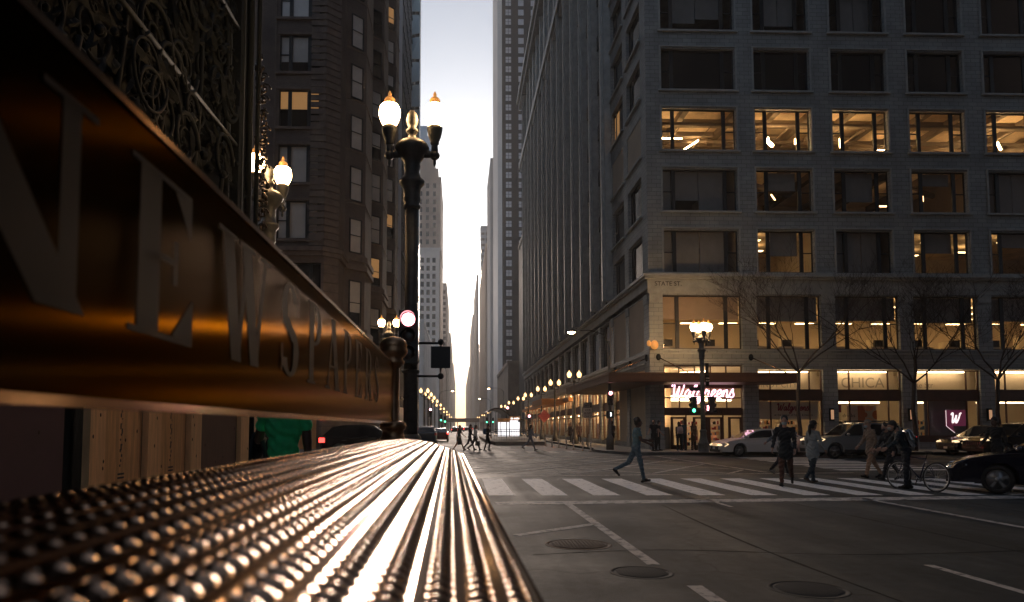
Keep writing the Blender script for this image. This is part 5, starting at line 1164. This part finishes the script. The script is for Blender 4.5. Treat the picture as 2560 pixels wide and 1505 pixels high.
# ================================================================ bicycle
def bicycle(label, loc, rz, lean):
    t = thing('bicycle', label, 'bicycle', loc); t.rotation_euler = (lean, 0, rz)
    Rw = .345
    for cx in (.52, -.52):
        g = MB(); pts = [(cx+Rw*math.cos(2*math.pi*i/36), 0, Rw+Rw*math.sin(2*math.pi*i/36)) for i in range(37)]
        g.tube(pts, .017, 8, 0, cap=False); w_ = g.build('wheel', 'tyre', t); g = MB()
        g.tube([(cx+(Rw-.028)*math.cos(2*math.pi*i/36), 0, Rw+(Rw-.028)*math.sin(2*math.pi*i/36)) for i in range(37)], .011, 6, 0, cap=False)
        for i in range(18): a = 2*math.pi*i/18; g.tube([(cx, .02*(-1)**i, Rw), (cx+(Rw-.03)*math.cos(a), 0, Rw+(Rw-.03)*math.sin(a))], .0022, 4)
        g.tube([(cx, -.05, Rw), (cx, .05, Rw)], .025, 8); g.build('rim', 'rim', w_)
    bb, st_, hd, rr, ff = (-.08, 0, .29), (-.22, 0, .78), (.36, 0, .82), (-.52, 0, Rw), (.52, 0, Rw)
    g = MB(); g.tube([bb, st_], .017, 8); g.tube([st_, hd], .017, 8); g.tube([bb, (.39, 0, .70)], .02, 8); g.tube([(.40, 0, .66), (.34, 0, .90)], .02, 8)
    for s_ in (-.045, .045): g.tube([(bb[0], s_*.6, bb[2]), (rr[0], s_, rr[2])], .01, 6); g.tube([(st_[0], s_*.5, st_[2]-.04), (rr[0], s_, rr[2])], .008, 6); g.tube([(.40, s_, .66), (.44, s_, .5), (ff[0], s_, ff[2])], .012, 6)
    g.build('frame', 'bikepaint', t)
    g = MB(); g.tube([st_, (-.25, 0, .92)], .013, 6); g.ell((-.28, 0, .94), (.13, .07, .03), 10); g.build('saddle', 'black', t)
    g = MB(); g.tube([(.34, 0, .90), (.36, 0, .98)], .014, 6); g.tube([(.30, -.29, 1.0), (.38, -.1, .98), (.38, .1, .98), (.30, .29, 1.0)], .013, 6); g.build('handlebar', 'black', t)
    g = MB(); g.tube([(-.08, .07, .29), (-.02, .07, .13)], .012, 6); g.tube([(-.08, -.07, .29), (-.14, -.07, .45)], .012, 6); g.box(-.06, .03, .06, .17, .115, .135); g.box(-.19, -.10, -.17, -.06, .44, .46)
    g.tube([(-.08+.09*math.cos(a*.5236), .05, .29+.09*math.sin(a*.5236)) for a in range(13)], .006, 5); g.tube([(-.08, .05, .38), (-.52, .05, .38)], .004, 4); g.tube([(-.08, .05, .2), (-.52, .05, .31)], .004, 4); g.build('crank', 'black', t)
    return t
# ================================================================ people
def fab(name, col, rough=.85): return mat(name, col, rough, var=.18, scale=14, bump=.15, bscale=35)
FAB = {}
def F_(col, nm='cloth'):
    k = tuple(col)
    if k not in FAB: FAB[k] = fab(nm, col)
    return FAB[k]
SKIN = dict(light=mat('skin_light', (.45, .27, .20), .55), mid=mat('skin_mid', (.28, .16, .11), .55), dark=mat('skin_dark', (.09, .05, .035), .5))
HAIR = mat('dark_hair', (.012, .010, .009), .5, var=.3, scale=30); HAIRG = mat('grey_hair', (.12, .11, .10), .6); EYE = mat('eye_dark', (.01, .008, .008), .2)
def cap_(mb, a, b, ra, rb, n=10):
    a, b = Vector(a), Vector(b); d = b-a; L = d.length; d = d/L if L > 1e-6 else Vector((0, 0, 1))
    pts = []; rs = []
    for t in (90, 65, 40, 18): pts.append(a-d*ra*math.sin(R(t))); rs.append(max(.0005, ra*math.cos(R(t))))
    for t in (0, 18, 40, 65, 90): pts.append(b+d*rb*math.sin(R(t))); rs.append(max(.0005, rb*math.cos(R(t))))
    mb.tube(pts, rs, n)
def person(label, loc, rz, H=1.75, shirt=(.1,.1,.1), pants=(.03,.03,.04), shoes=(.012,.012,.012), skin='mid', sleeve='long', legs='pants', hair='short', hairmat=None,
           lh=22, lk=8, rh=-20, rk=30, la=-18, le=20, ra=18, re=25, lab=8, rab=8, lean=3, girl=False, vox=.014, mask=None, cap=None, coat=0, group=None, turn=0, head_pitch=0):
    t = thing('person', label, 'person', loc, rz, group)
    k = H/1.75; bw = .88 if girl else 1.0
    J = {}; V = Vector
    ln = R(lean); Mx = Matrix.Rotation(-ln, 4, 'X')
    pel = V((0, 0, 0))
    def tor(p): return Mx @ V(p)
    for s_, nm, h, kn in ((-1, 'l', lh, lk), (1, 'r', rh, rk)):
        hip = V((s_*.092, 0, -.02)); a = R(h); kd = V((0, math.sin(a), -math.cos(a))); knee = hip+kd*.44; b = R(h-kn); sd = V((0, math.sin(b), -math.cos(b))); ank = knee+sd*.42
        fa = R(min(12, max(-70, (h-kn)*.75+4))); fd = V((s_*.12, math.cos(fa), math.sin(fa))).normalized()
        J[nm] = (hip, knee, ank, fd)
    for s_, nm, sw, el, ab in ((-1, 'la', la, le, lab), (1, 'ra', ra, re, rab)):
        sh = tor((s_*.185*bw, 0, .50)); a = R(sw); ud = (Matrix.Rotation(R(-s_*ab), 4, 'Y') @ V((0, math.sin(a), -math.cos(a))))
        elb = sh+ud*.29; b = R(sw+el); fd = (Matrix.Rotation(R(-s_*ab*.5), 4, 'Y') @ V((0, math.sin(b), -math.cos(b)))); wr = elb+fd*.25
        J[nm] = (sh, elb, wr, fd)
    nk = tor((0, .0, .555)); hc = tor((0, .025, .70))+V((0, .02*lean/10, 0))
    g = MB(); segs = []
    def seg(a, b, r0, r1, reg, draw=True, n=10):
        if draw: cap_(g, a, b, r0, r1, n)
        segs.append((V(a), V(b), r0, r1, reg))
    SK, SH, PA, SO = 0, 1, 2, 3
    LG = PA if legs == 'pants' else SK
    # trunk: hips, waist, chest with broad shoulders
    def ell(c, r_, reg): g.ell(c, r_, 14); segs.append((V(c), V(c)+V((0, 0, .001)), min(r_), min(r_), reg))
    low = SH if coat else PA
    ell(V((0, -.01, .01)), (.155*(1.02 if girl else 1), .115, .13), low); segs.append((V((-.08, 0, .0)), V((.08, 0, 0)), .11, .11, low))
    g.ell(tor((0, .0, .17)), (.140*bw, .105, .18), 14); segs.append((tor((0, 0, .10)), tor((0, 0, .28)), .12, .13, SH))
    g.ell(tor((0, .0, .36)), (.172*bw, .118, .19), 14); segs.append((tor((-.07, 0, .36)), tor((.07, 0, .36)), .125, .125, SH))
    seg(tor((0, -.01, .505)), tor((-.165*bw, -.005, .475)), .066, .058, SH); seg(tor((0, -.01, .505)), tor((.165*bw, -.005, .475)), .066, .058, SH); segs.append((tor((0, 0, .50)), tor((0, 0, .53)), .07, .06, SH))
    if girl: g.ell(tor((-.065, .085, .36)), .06, 10); g.ell(tor((.065, .085, .36)), .06, 10)
    seg(nk-V((0, 0, .03)), nk+V((0, .01, .06)), .054, .052, SK)
    if coat:
        cap_(g, V((0, 0, .10)), V((0, 0, -coat)), .145, .17+.05*coat, 14); segs.append((V((0, 0, .1)), V((0, 0, -coat)), .16, .2+.05*coat, SH))
    # head with brow, nose, chin, ears
    Hd = Matrix.Translation(hc) @ Matrix.Rotation(R(turn), 4, 'Z') @ Matrix.Rotation(R(head_pitch), 4, 'X')
    def hp(p): return Hd @ V(p)
    g.ell((0, -.012, .025), (.076, .096, .105), 16, T=Hd); g.ell((0, .018, -.045), (.058, .072, .078), 14, T=Hd); g.ell((0, .052, -.088), (.030, .028, .026), 10, T=Hd)
    g.ell((0, .096, -.020), (.015, .022, .026), 8, T=Hd); g.ell((0, .082, .022), (.05, .018, .016), 8, T=Hd); g.ell((0, .082, -.056), (.026, .014, .012), 8, T=Hd)
    for s_ in (-1, 1): g.ell((s_*.076, -.008, -.008), (.014, .024, .034), 8, T=Hd)
    segs.append((hp((0, 0, -.05)), hp((0, 0, .04)), .10, .11, SK))
    for nm in 'lr':
        hip, knee, ank, fd = J[nm]
        sg = PA if legs in ('pants', 'shorts') else (SH if legs == 'dress' else PA)
        cap_(g, hip, knee, .088, .062 if legs != 'pants' else .066)
        mid = hip.lerp(knee, .62 if legs != 'pants' else .99); segs.append((hip, mid, .09, .07, sg)); segs.append((mid, knee, .07, .06, LG))
        calf = knee.lerp(ank, .3); cap_(g, knee, calf, .060, .058); cap_(g, calf, ank, .058, .046 if legs == 'pants' else .040); segs.append((knee, ank, .06, .046, LG))
        heel = ank+V((0, 0, -.045))-fd*.045; toe = ank+fd*.165+V((0, 0, -.052)); seg(heel, toe, .040, .032, SO); seg(ank, ank.lerp(toe, .5), .042, .036, SO)
    for nm, s_ in (('la', -1), ('ra', 1)):
        sh, elb, wr, fd = J[nm]; big = .006 if sleeve == 'long' else 0
        cap_(g, sh, elb, .056, .044+big); cap_(g, elb, wr, .043+big, .029+big)
        m_ = sh.lerp(elb, .62)
        segs.append((sh, m_, .058, .05, SH)); segs.append((m_, elb, .05, .045, SH if sleeve == 'long' else SK)); segs.append((elb, wr, .045, .033, SH if sleeve == 'long' else SK))
        # palm, thumb and four curled fingers
        side = V((0, 1, 0)) - fd*fd.y; side = side.normalized() if side.length > .1 else V((0, 0, 1)); inn = V((-s_, 0, 0))
        pc = wr+fd*.055; cap_(g, wr, wr+fd*.03, .027, .03); cap_(g, pc-side*.024, pc+side*.024, .021, .021); cap_(g, pc-side*.026+fd*.03, pc+side*.026+fd*.03, .017, .017)
        for i in range(4):
            b0 = wr+fd*.085+side*(.030-.020*i); L_ = (.036, .042, .039, .030)[i]; b1 = b0+(fd+inn*.30)*L_; b2 = b1+(fd*.6+inn*.9)*L_*.9
            cap_(g, b0, b1, .0105, .0098, 6); cap_(g, b1, b2, .0098, .0085, 6)
        th0 = wr+fd*.035+side*.028; th1 = th0+(fd*.7+side*.6+inn*.3)*.038; cap_(g, th0, th1, .013, .011, 6); cap_(g, th1, th1+(fd*.9+inn*.4)*.028, .011, .009, 6)
        segs.append((wr+fd*.02, wr+fd*.17, .04, .04, SK))
    if legs == 'dress':
        hem = (J['l'][1]+J['r'][1])*.5; cap_(g, V((0, 0, .0)), V((0, hem.y*.5, -.30)), .15, .19, 14); segs.append((V((0, 0, 0)), V((0, hem.y*.5, -.36)), .17, .22, SH))
    zmin = min(v[2] for v in g.v)
    me = bpy.data.meshes.new('body'); me.from_pydata(g.v, [], g.f); o = obj('body', me)
    md = o.modifiers.new('r', 'REMESH'); md.mode = 'VOXEL'; md.voxel_size = vox/k; md.use_smooth_shade = True
    sm = o.modifiers.new('s', 'SMOOTH'); sm.factor = .5; sm.iterations = 3
    dg = bpy.context.evaluated_depsgraph_get(); dg.update(); bm_ = bpy.data.meshes.new_from_object(o.evaluated_get(dg)); bpy.data.objects.remove(o); bpy.data.meshes.remove(me)
    nv = len(bm_.vertices); co = np.empty(nv*3); bm_.vertices.foreach_get('co', co); co = co.reshape(-1, 3)
    best = np.full(nv, 1e9); reg = np.zeros(nv, int)
    for a, b, r0, r1, rg in segs:
        A_, B_ = np.array(a), np.array(b); d = B_-A_; tt = np.clip(((co-A_) @ d)/max(1e-9, d @ d), 0, 1); dist = np.linalg.norm(co-(A_+tt[:, None]*d), axis=1)-(r0+(r1-r0)*tt)
        mk = dist < best; best[mk] = dist[mk]; reg[mk] = rg
    # cloth folds: small ripples on the clothed vertices
    rp = (.0075)*np.sin(co[:, 2]*60+co[:, 0]*35+2*np.sin(co[:, 1]*40))*(reg > 0)*(reg < 3)
    no = np.empty(nv*3); bm_.vertices.foreach_get('normal', no); co2 = co+no.reshape(-1, 3)*(rp[:, None]+.004*((reg == 1) | (reg == 2))[:, None]); 
    co2[:, 2] -= zmin; co2 *= k; bm_.vertices.foreach_set('co', co2.reshape(-1))
    for m_ in (SKIN[skin], F_(shirt, 'shirt_cloth'), F_(pants, 'trouser_cloth'), F_(shoes, 'shoe_leather')): bm_.materials.append(m_)
    pm = [int(np.bincount(reg[list(p.vertices)]).argmax()) for p in bm_.polygons]; bm_.polygons.foreach_set('material_index', pm); bm_.name = 'body'; bm_.update()
    body = obj('body', bm_, t)
    S_ = Matrix.Diagonal((k, k, k, 1)) @ Matrix.Translation((0, 0, -zmin))
    HM = S_ @ Hd
    q = MB()
    for s_ in (-1, 1): q.ell((s_*.031, .083, .006), (.011, .007, .007), 8, T=HM)
    q.build('eyes', EYE, body)
    hm = hairmat or HAIR
    if hair:
        q = MB(); q.ell((0, -.028, .045), (.088, .100, .098), 14, T=HM); q.ell((0, -.055, -.01), (.078, .062, .085), 12, T=HM)
        rr = random.Random(hash(label) & 255)
        for i in range(26 if hair == 'curly' else 10): a, b = rr.uniform(0, 6.28), rr.uniform(.1, 1.2); q.ell((.08*math.cos(a)*math.sin(b), -.03+.09*math.sin(a)*math.sin(b), .045+.09*math.cos(b)), rr.uniform(.018, .034), 7, T=HM)
        if hair == 'pony': q.tube([HM @ V(p) for p in ((0, -.12, .04), (0, -.165, -.01), (0, -.17, -.14), (0, -.15, -.32))], [.03, .042, .045, .012], 8)
        if hair == 'long':
            for x in (-.06, -.03, 0, .03, .06): q.tube([HM @ V(p) for p in ((x, -.085, .03), (x*1.1, -.115, -.10), (x*1.15, -.12, -.26), (x, -.11, -.36))], [.035, .036, .034, .012], 7)
        q.build('hair', hm, body)
    if cap is not None: q = MB(); q.lathe([(.098, 0), (.1, .02), (.095, .06), (.07, .10), (.03, .118), (.003, .12)], 16, T=HM @ Matrix.Translation((0, -.015, .045))); q.add([(-.06, .07, .052), (.06, .07, .052), (.045, .165, .045), (-.045, .165, .045), (-.06, .07, .06), (.06, .07, .06), (.045, .165, .051), (-.045, .165, .051)], [(0, 1, 2, 3), (4, 5, 6, 7), (3, 2, 6, 7), (0, 3, 7, 4), (1, 2, 6, 5)], 0, False, HM); q.build('cap', F_(cap, 'cap_cloth'), body)
    if mask is not None: q = MB(); q.ell((0, .052, -.055), (.060, .058, .050), 12, T=HM); q.build('face_mask', F_(mask, 'mask_cloth'), body)
    t['_pts'] = 0; del t['_pts']
    J2 = {n_: [S_ @ p for p in v[:3]] for n_, v in J.items()}
    return t, J2, k
def hold_at(t, p): return t.matrix_basis @ p if False else Matrix.LocRotScale(t.location, t.rotation_euler, None) @ p
PX_, NX_ = -math.pi/2, math.pi/2             # facing right, facing left
B = .008; W_ = .013
pp = {}
pp['blue'] = person('person in blue tee shirt and jeans striding right over the crossing', gp(1592, 1206), PX_, 1.78, (.09, .17, .21), (.07, .12, .165), (.012, .012, .013), 'dark', 'short', 'pants', 'short', HAIR, lh=-27, lk=38, rh=13, rk=3, la=22, le=60, ra=10, re=55, vox=B)
pp['navy'] = person('person in navy jacket, brown trousers and pale mask walking towards the camera', gp(1966, 1217), math.pi-.55, 1.80, (.010, .016, .024), (.085, .036, .026), (.010, .010, .010), 'light', 'long', 'pants', 'curly', None, lh=-16, lk=30, rh=10, rk=4, la=10, le=12, ra=-22, re=40, rab=18, vox=B, mask=(.30, .42, .46), coat=.10)
pp['plaid'] = person('person in checked sleeve and dark leggings half hidden behind the navy jacket', gp(1955, 1189), PX_+.2, 1.66, (.13, .15, .17), (.018, .02, .026), (.25, .24, .22), 'light', 'long', 'pants', 'long', None, lh=24, lk=6, rh=-26, rk=22, la=-62, le=8, ra=25, re=25, vox=W_, girl=True, mask=(.4, .42, .45))
pp['grey'] = person('person in grey shirt and dark cap with long dark ponytail walking right', gp(2034, 1209), PX_+.35, 1.68, (.24, .27, .28), (.018, .03, .042), (.07, .045, .03), 'mid', 'long', 'pants', 'pony', None, lh=8, lk=4, rh=-14, rk=26, la=-8, le=15, ra=14, re=20, vox=B, girl=True, cap=(.012, .013, .016), coat=.12)
pp['tan'] = person('person in tan jacket, beige trousers, cap and face mask walking left', gp(2182, 1196), NX_, 1.74, (.26, .19, .14), (.36, .22, .14), (.014, .014, .016), 'light', 'long', 'pants', None, None, lh=20, lk=6, rh=-14, rk=18, la=-10, le=40, ra=12, re=30, vox=B, mask=(.30, .36, .38), cap=(.26, .20, .15), coat=.12, lean=6)
pp['dark'] = person('person in black clothes with long hair walking left beside the tan jacket', gp(2226, 1201), NX_+.1, 1.68, (.012, .014, .018), (.010, .011, .014), (.03, .03, .03), 'light', 'long', 'pants', 'long', None, lh=24, lk=6, rh=-22, rk=12, la=-6, le=8, ra=20, re=18, vox=B, girl=True, mask=(.05, .045, .05), lean=7, head_pitch=-12)
pp['cyc'] = person('person in dark jacket and cap with a shiny backpack standing over the bicycle', gp(2268, 1222), NX_-.3, 1.70, (.02, .034, .042), (.010, .014, .022), (.012, .012, .012), 'light', 'long', 'pants', 'short', None, lh=4, lk=2, rh=-4, rk=4, la=30, le=25, ra=30, re=25, lab=22, vox=B, cap=(.012, .014, .018), lean=20, mask=(.4, .42, .42))
pp['hood'] = person('person in black hooded top standing behind the navy sedan', (16.1, 20.6, 0), NX_+.2, 1.80, (.008, .009, .011), (.010, .010, .012), skin='dark', hair='curly', vox=W_, lh=4, lk=0, rh=-4, rk=2)
pp['green'] = person('person in green shirt seen from behind with a dark jacket over the arm', (-1.68, 6.75, .15), -.1, 1.86, (.04, .62, .22), (.02, .025, .035), skin='dark', sleeve='short', lh=4, lk=2, rh=-3, rk=2, la=18, le=70, ra=-2, re=10, lab=18, rab=6, lean=4, vox=B)
# far side walkers
pp['dress'] = person('person in short dark dress walking right over the far crossing', (.0, 46, 0), PX_+.3, 1.70, (.05, .055, .05), (.3, .2, .15), (.02, .02, .02), 'light', 'short', 'dress', 'long', None, lh=28, lk=4, rh=-26, rk=10, la=-24, ra=26, vox=W_, girl=True)
pp['white'] = person('person in white top and black trousers carrying a dark bag on the far crossing', (1.05, 46.2, 0), PX_, 1.70, (.62, .58, .56), (.015, .015, .02), skin='mid', hair='long', lh=24, lk=4, rh=-22, rk=26, vox=W_, girl=True, ra=10, re=5)
pp['whiteb'] = person('person in dark clothes just behind the white top on the far crossing', (.72, 46.9, 0), PX_, 1.72, (.03, .03, .035), (.02, .02, .025), skin='light', hair='long', lh=-18, lk=28, rh=22, rk=4, vox=W_, girl=True)
pp['pack'] = person('person in black with a blue backpack walking right on the far crossing', (1.85, 45.6, 0), PX_-.4, 1.70, (.012, .013, .015), (.012, .012, .014), skin='light', hair='short', lh=16, lk=26, rh=-10, rk=8, vox=W_)
pp['jump'] = person('person in pale grey jumpsuit walking right near the lane posts', (4.72, 46.2, 0), PX_, 1.70, (.22, .23, .25), (.17, .19, .22), skin='light', hair='long', lh=-30, lk=22, rh=20, rk=2, vox=W_, girl=True)
pp['shorts'] = person('person in dark shorts and pale shoes waiting by the walk signal', (10.0, 45.6, .15), 2.6, 1.74, (.07, .065, .06), (.012, .012, .013), (.5, .48, .45), 'dark', 'short', 'shorts', 'short', lh=10, lk=8, rh=-8, rk=6, la=20, le=70, vox=W_)
pp['pair1'] = person('person in dark tee shirt facing left at the right building corner', (11.35, 40.6, .15), NX_+.9, 1.80, (.016, .014, .014), (.014, .014, .016), skin='light', sleeve='short', lh=4, lk=2, rh=-4, rk=2, vox=W_, mask=(.02, .02, .02))
pp['pair2'] = person('person in dark clothes standing just right of the corner pair', (11.75, 41.1, .15), NX_+2.6, 1.74, (.02, .018, .018), (.014, .014, .014), skin='light', sleeve='short', lh=2, lk=0, rh=-6, rk=4, vox=W_)
pp['pink'] = person('person with pale pink backpack and black leggings outside the drugstore doors', (12.8, 40.5, .15), 0, 1.66, (.05, .045, .05), (.01, .01, .012), (.6, .55, .55), 'light', 'long', 'pants', 'long', lh=4, lk=2, rh=-5, rk=3, vox=W_, girl=True)
pp['blue2'] = person('person in blue jacket and jeans outside the drugstore doors', (13.55, 42.0, .15), .4, 1.78, (.03, .06, .09), (.03, .045, .06), skin='mid', hair='short', lh=6, lk=2, rh=-4, rk=2, vox=W_, hairmat=HAIRG)
pp['brown'] = person('person in brown coat standing beside the four globe lamp base', (14.25, 42.3, .15), 3.4, 1.70, (.09, .06, .045), (.02, .02, .025), skin='mid', hair='long', lh=4, lk=0, rh=-3, rk=2, vox=W_, girl=True, coat=.25)
for i, (x, y, c) in enumerate(((9.9, 71.5, 'farthest'), (10.35, 65.0, 'second farthest'), (10.2, 61.0, 'middle'), (10.75, 62.5, 'second nearest'))):
    pp['f%d' % i] = person('%s of the dark figures standing along the right pavement' % c, (x, y, .15), 1.2+.7*i, 1.72, (.02+.01*i, .02, .024), (.014, .014, .016), skin='mid', hair=('long', 'short')[i % 2], lh=5, lk=2, rh=-5, rk=3, vox=.02, girl=i % 2 == 0, coat=.2, group='dark figures along the right pavement')
# things they carry
def backpack(label, who, mats, w=.30, h=.42, d=.17, back=-.20, zc=.40):
    t, J2, k = pp[who]; sh = (J2['la'][0]+J2['ra'][0])*.5
    b = thing('backpack', label, 'backpack', hold_at(t, sh), t.rotation_euler.z)
    g = MB(); T_ = Matrix.Rotation(R(-(20 if who == 'cyc' else 3)), 4, 'X') @ Matrix.Translation((0, back, -h*.42))
    n = 8; vs = []; 
    for j, (zz, sx, sy) in enumerate(((-.5, .85, .7), (-.44, 1, .95), (-.1, 1.02, 1.1), (.25, .98, 1.0), (.42, .85, .8), (.5, .55, .45))):
        for i in range(12): a = 2*math.pi*i/12; ca, sa = math.cos(a), math.sin(a); vs.append((math.copysign(abs(ca)**.6, ca)*w*.5*sx, math.copysign(abs(sa)**.6, sa)*d*.5*sy, zz*h))
    g.add(vs, [(j*12+i, j*12+(i+1) % 12, (j+1)*12+(i+1) % 12, (j+1)*12+i) for j in range(5) for i in range(12)]+[tuple(range(12)), tuple(range(60, 72))], 0, True, T_); bd = g.build('bag', mats[0], b)
    g = MB(); g.ell((0, -d*.55, -h*.15), (w*.40, .045, h*.26), 12, 0, T=T_); g.build('pocket', mats[1], b)
    g = MB()
    for s_ in (-1, 1): g.tube([T_ @ Vector(p) for p in ((s_*w*.32, d*.4, h*.42), (s_*w*.42, d*.9, h*.50), (s_*w*.45, d*1.75, h*.2), (s_*w*.42, d*1.2, -h*.3))], .018, 6)
    g.build('strap', 'black', b); return b
foil = mat('shiny_wrap', (.25, .27, .29), .18, .9, bump=.9, bscale=14)
backpack('shiny dark backpack on the back of the person over the bicycle', 'cyc', (foil, 'black'), .34, .46, .2)
backpack('pale pink backpack worn outside the drugstore doors', 'pink', (F_((.45, .33, .32), 'pink_canvas'), F_((.36, .26, .26), 'pink_canvas')), .34, .40)
backpack('small blue backpack worn on the far crossing', 'pack', (F_((.05, .10, .2), 'blue_canvas'), 'black'), .3, .38)
t, J2, k = pp['white']; b = thing('handbag', 'dark tote bag hanging from the hand of the person in white top', 'bag', hold_at(t, J2['ra'][2]+Vector((.02, .03, -.10))), t.rotation_euler.z)
g = MB(); g.prism([(-.17, -.42), (.17, -.42), (.14, -.10), (-.14, -.10)], -.05, .05, 0, 'x'); g.build('bag', 'black', b); g = MB(); g.tube([(0, -.09, -.10), (0, -.05, .02), (0, .05, .02), (0, .09, -.10)], .01, 6); g.build('handle', 'black', b)
t, J2, k = pp['green']; b = thing('jacket', 'dark blue jacket draped over the arm of the person in green', 'jacket', hold_at(t, (J2['la'][1]+J2['la'][2])*.5), t.rotation_euler.z)
g = MB(); vs = []; n = 14
for i in range(n+1):
    for j in range(9):
        u_ = (j/8-.5)*2; y = -.16+.34*i/n; wob = .02*math.sin(i*1.3+j); vs.append((-.02+.085*math.sin(u_*1.6)+wob, y+.01*math.sin(j*2), .075-.30*abs(u_)**1.6+.02*math.sin(i*.9)))
g.add(vs, [(i*9+j, i*9+j+1, (i+1)*9+j+1, (i+1)*9+j) for i in range(n) for j in range(8)], 0, True); o = g.build('drape', F_((.012, .018, .03), 'denim'), b); sd = o.modifiers.new('thick', 'SOLIDIFY'); sd.thickness = .02
c = gp(2330, 1222); bicycle('dark bicycle with thin wheels held by the person with the shiny backpack', (11.32, 17.15, 0), R(106), R(6))
# ================================================================ haze
g = MB(); g.box(-320, 320, -90, 1500, -1.9, 246)
hz = g.build('haze', 'winframe'); hz['kind'] = 'stuff'
hm = bpy.data.materials.new('haze'); hm.use_nodes = True; n = hm.node_tree; n.nodes.clear()
o_ = n.nodes.new('ShaderNodeOutputMaterial'); v_ = n.nodes.new('ShaderNodeVolumePrincipled'); v_.inputs['Color'].default_value = (.96, .93, .90, 1); v_.inputs['Density'].default_value = .0003; v_.inputs['Anisotropy'].default_value = .55
n.links.new(v_.outputs[0], o_.inputs['Volume']); hz.data.materials[0] = hm
SC.cycles.volume_bounces = 1
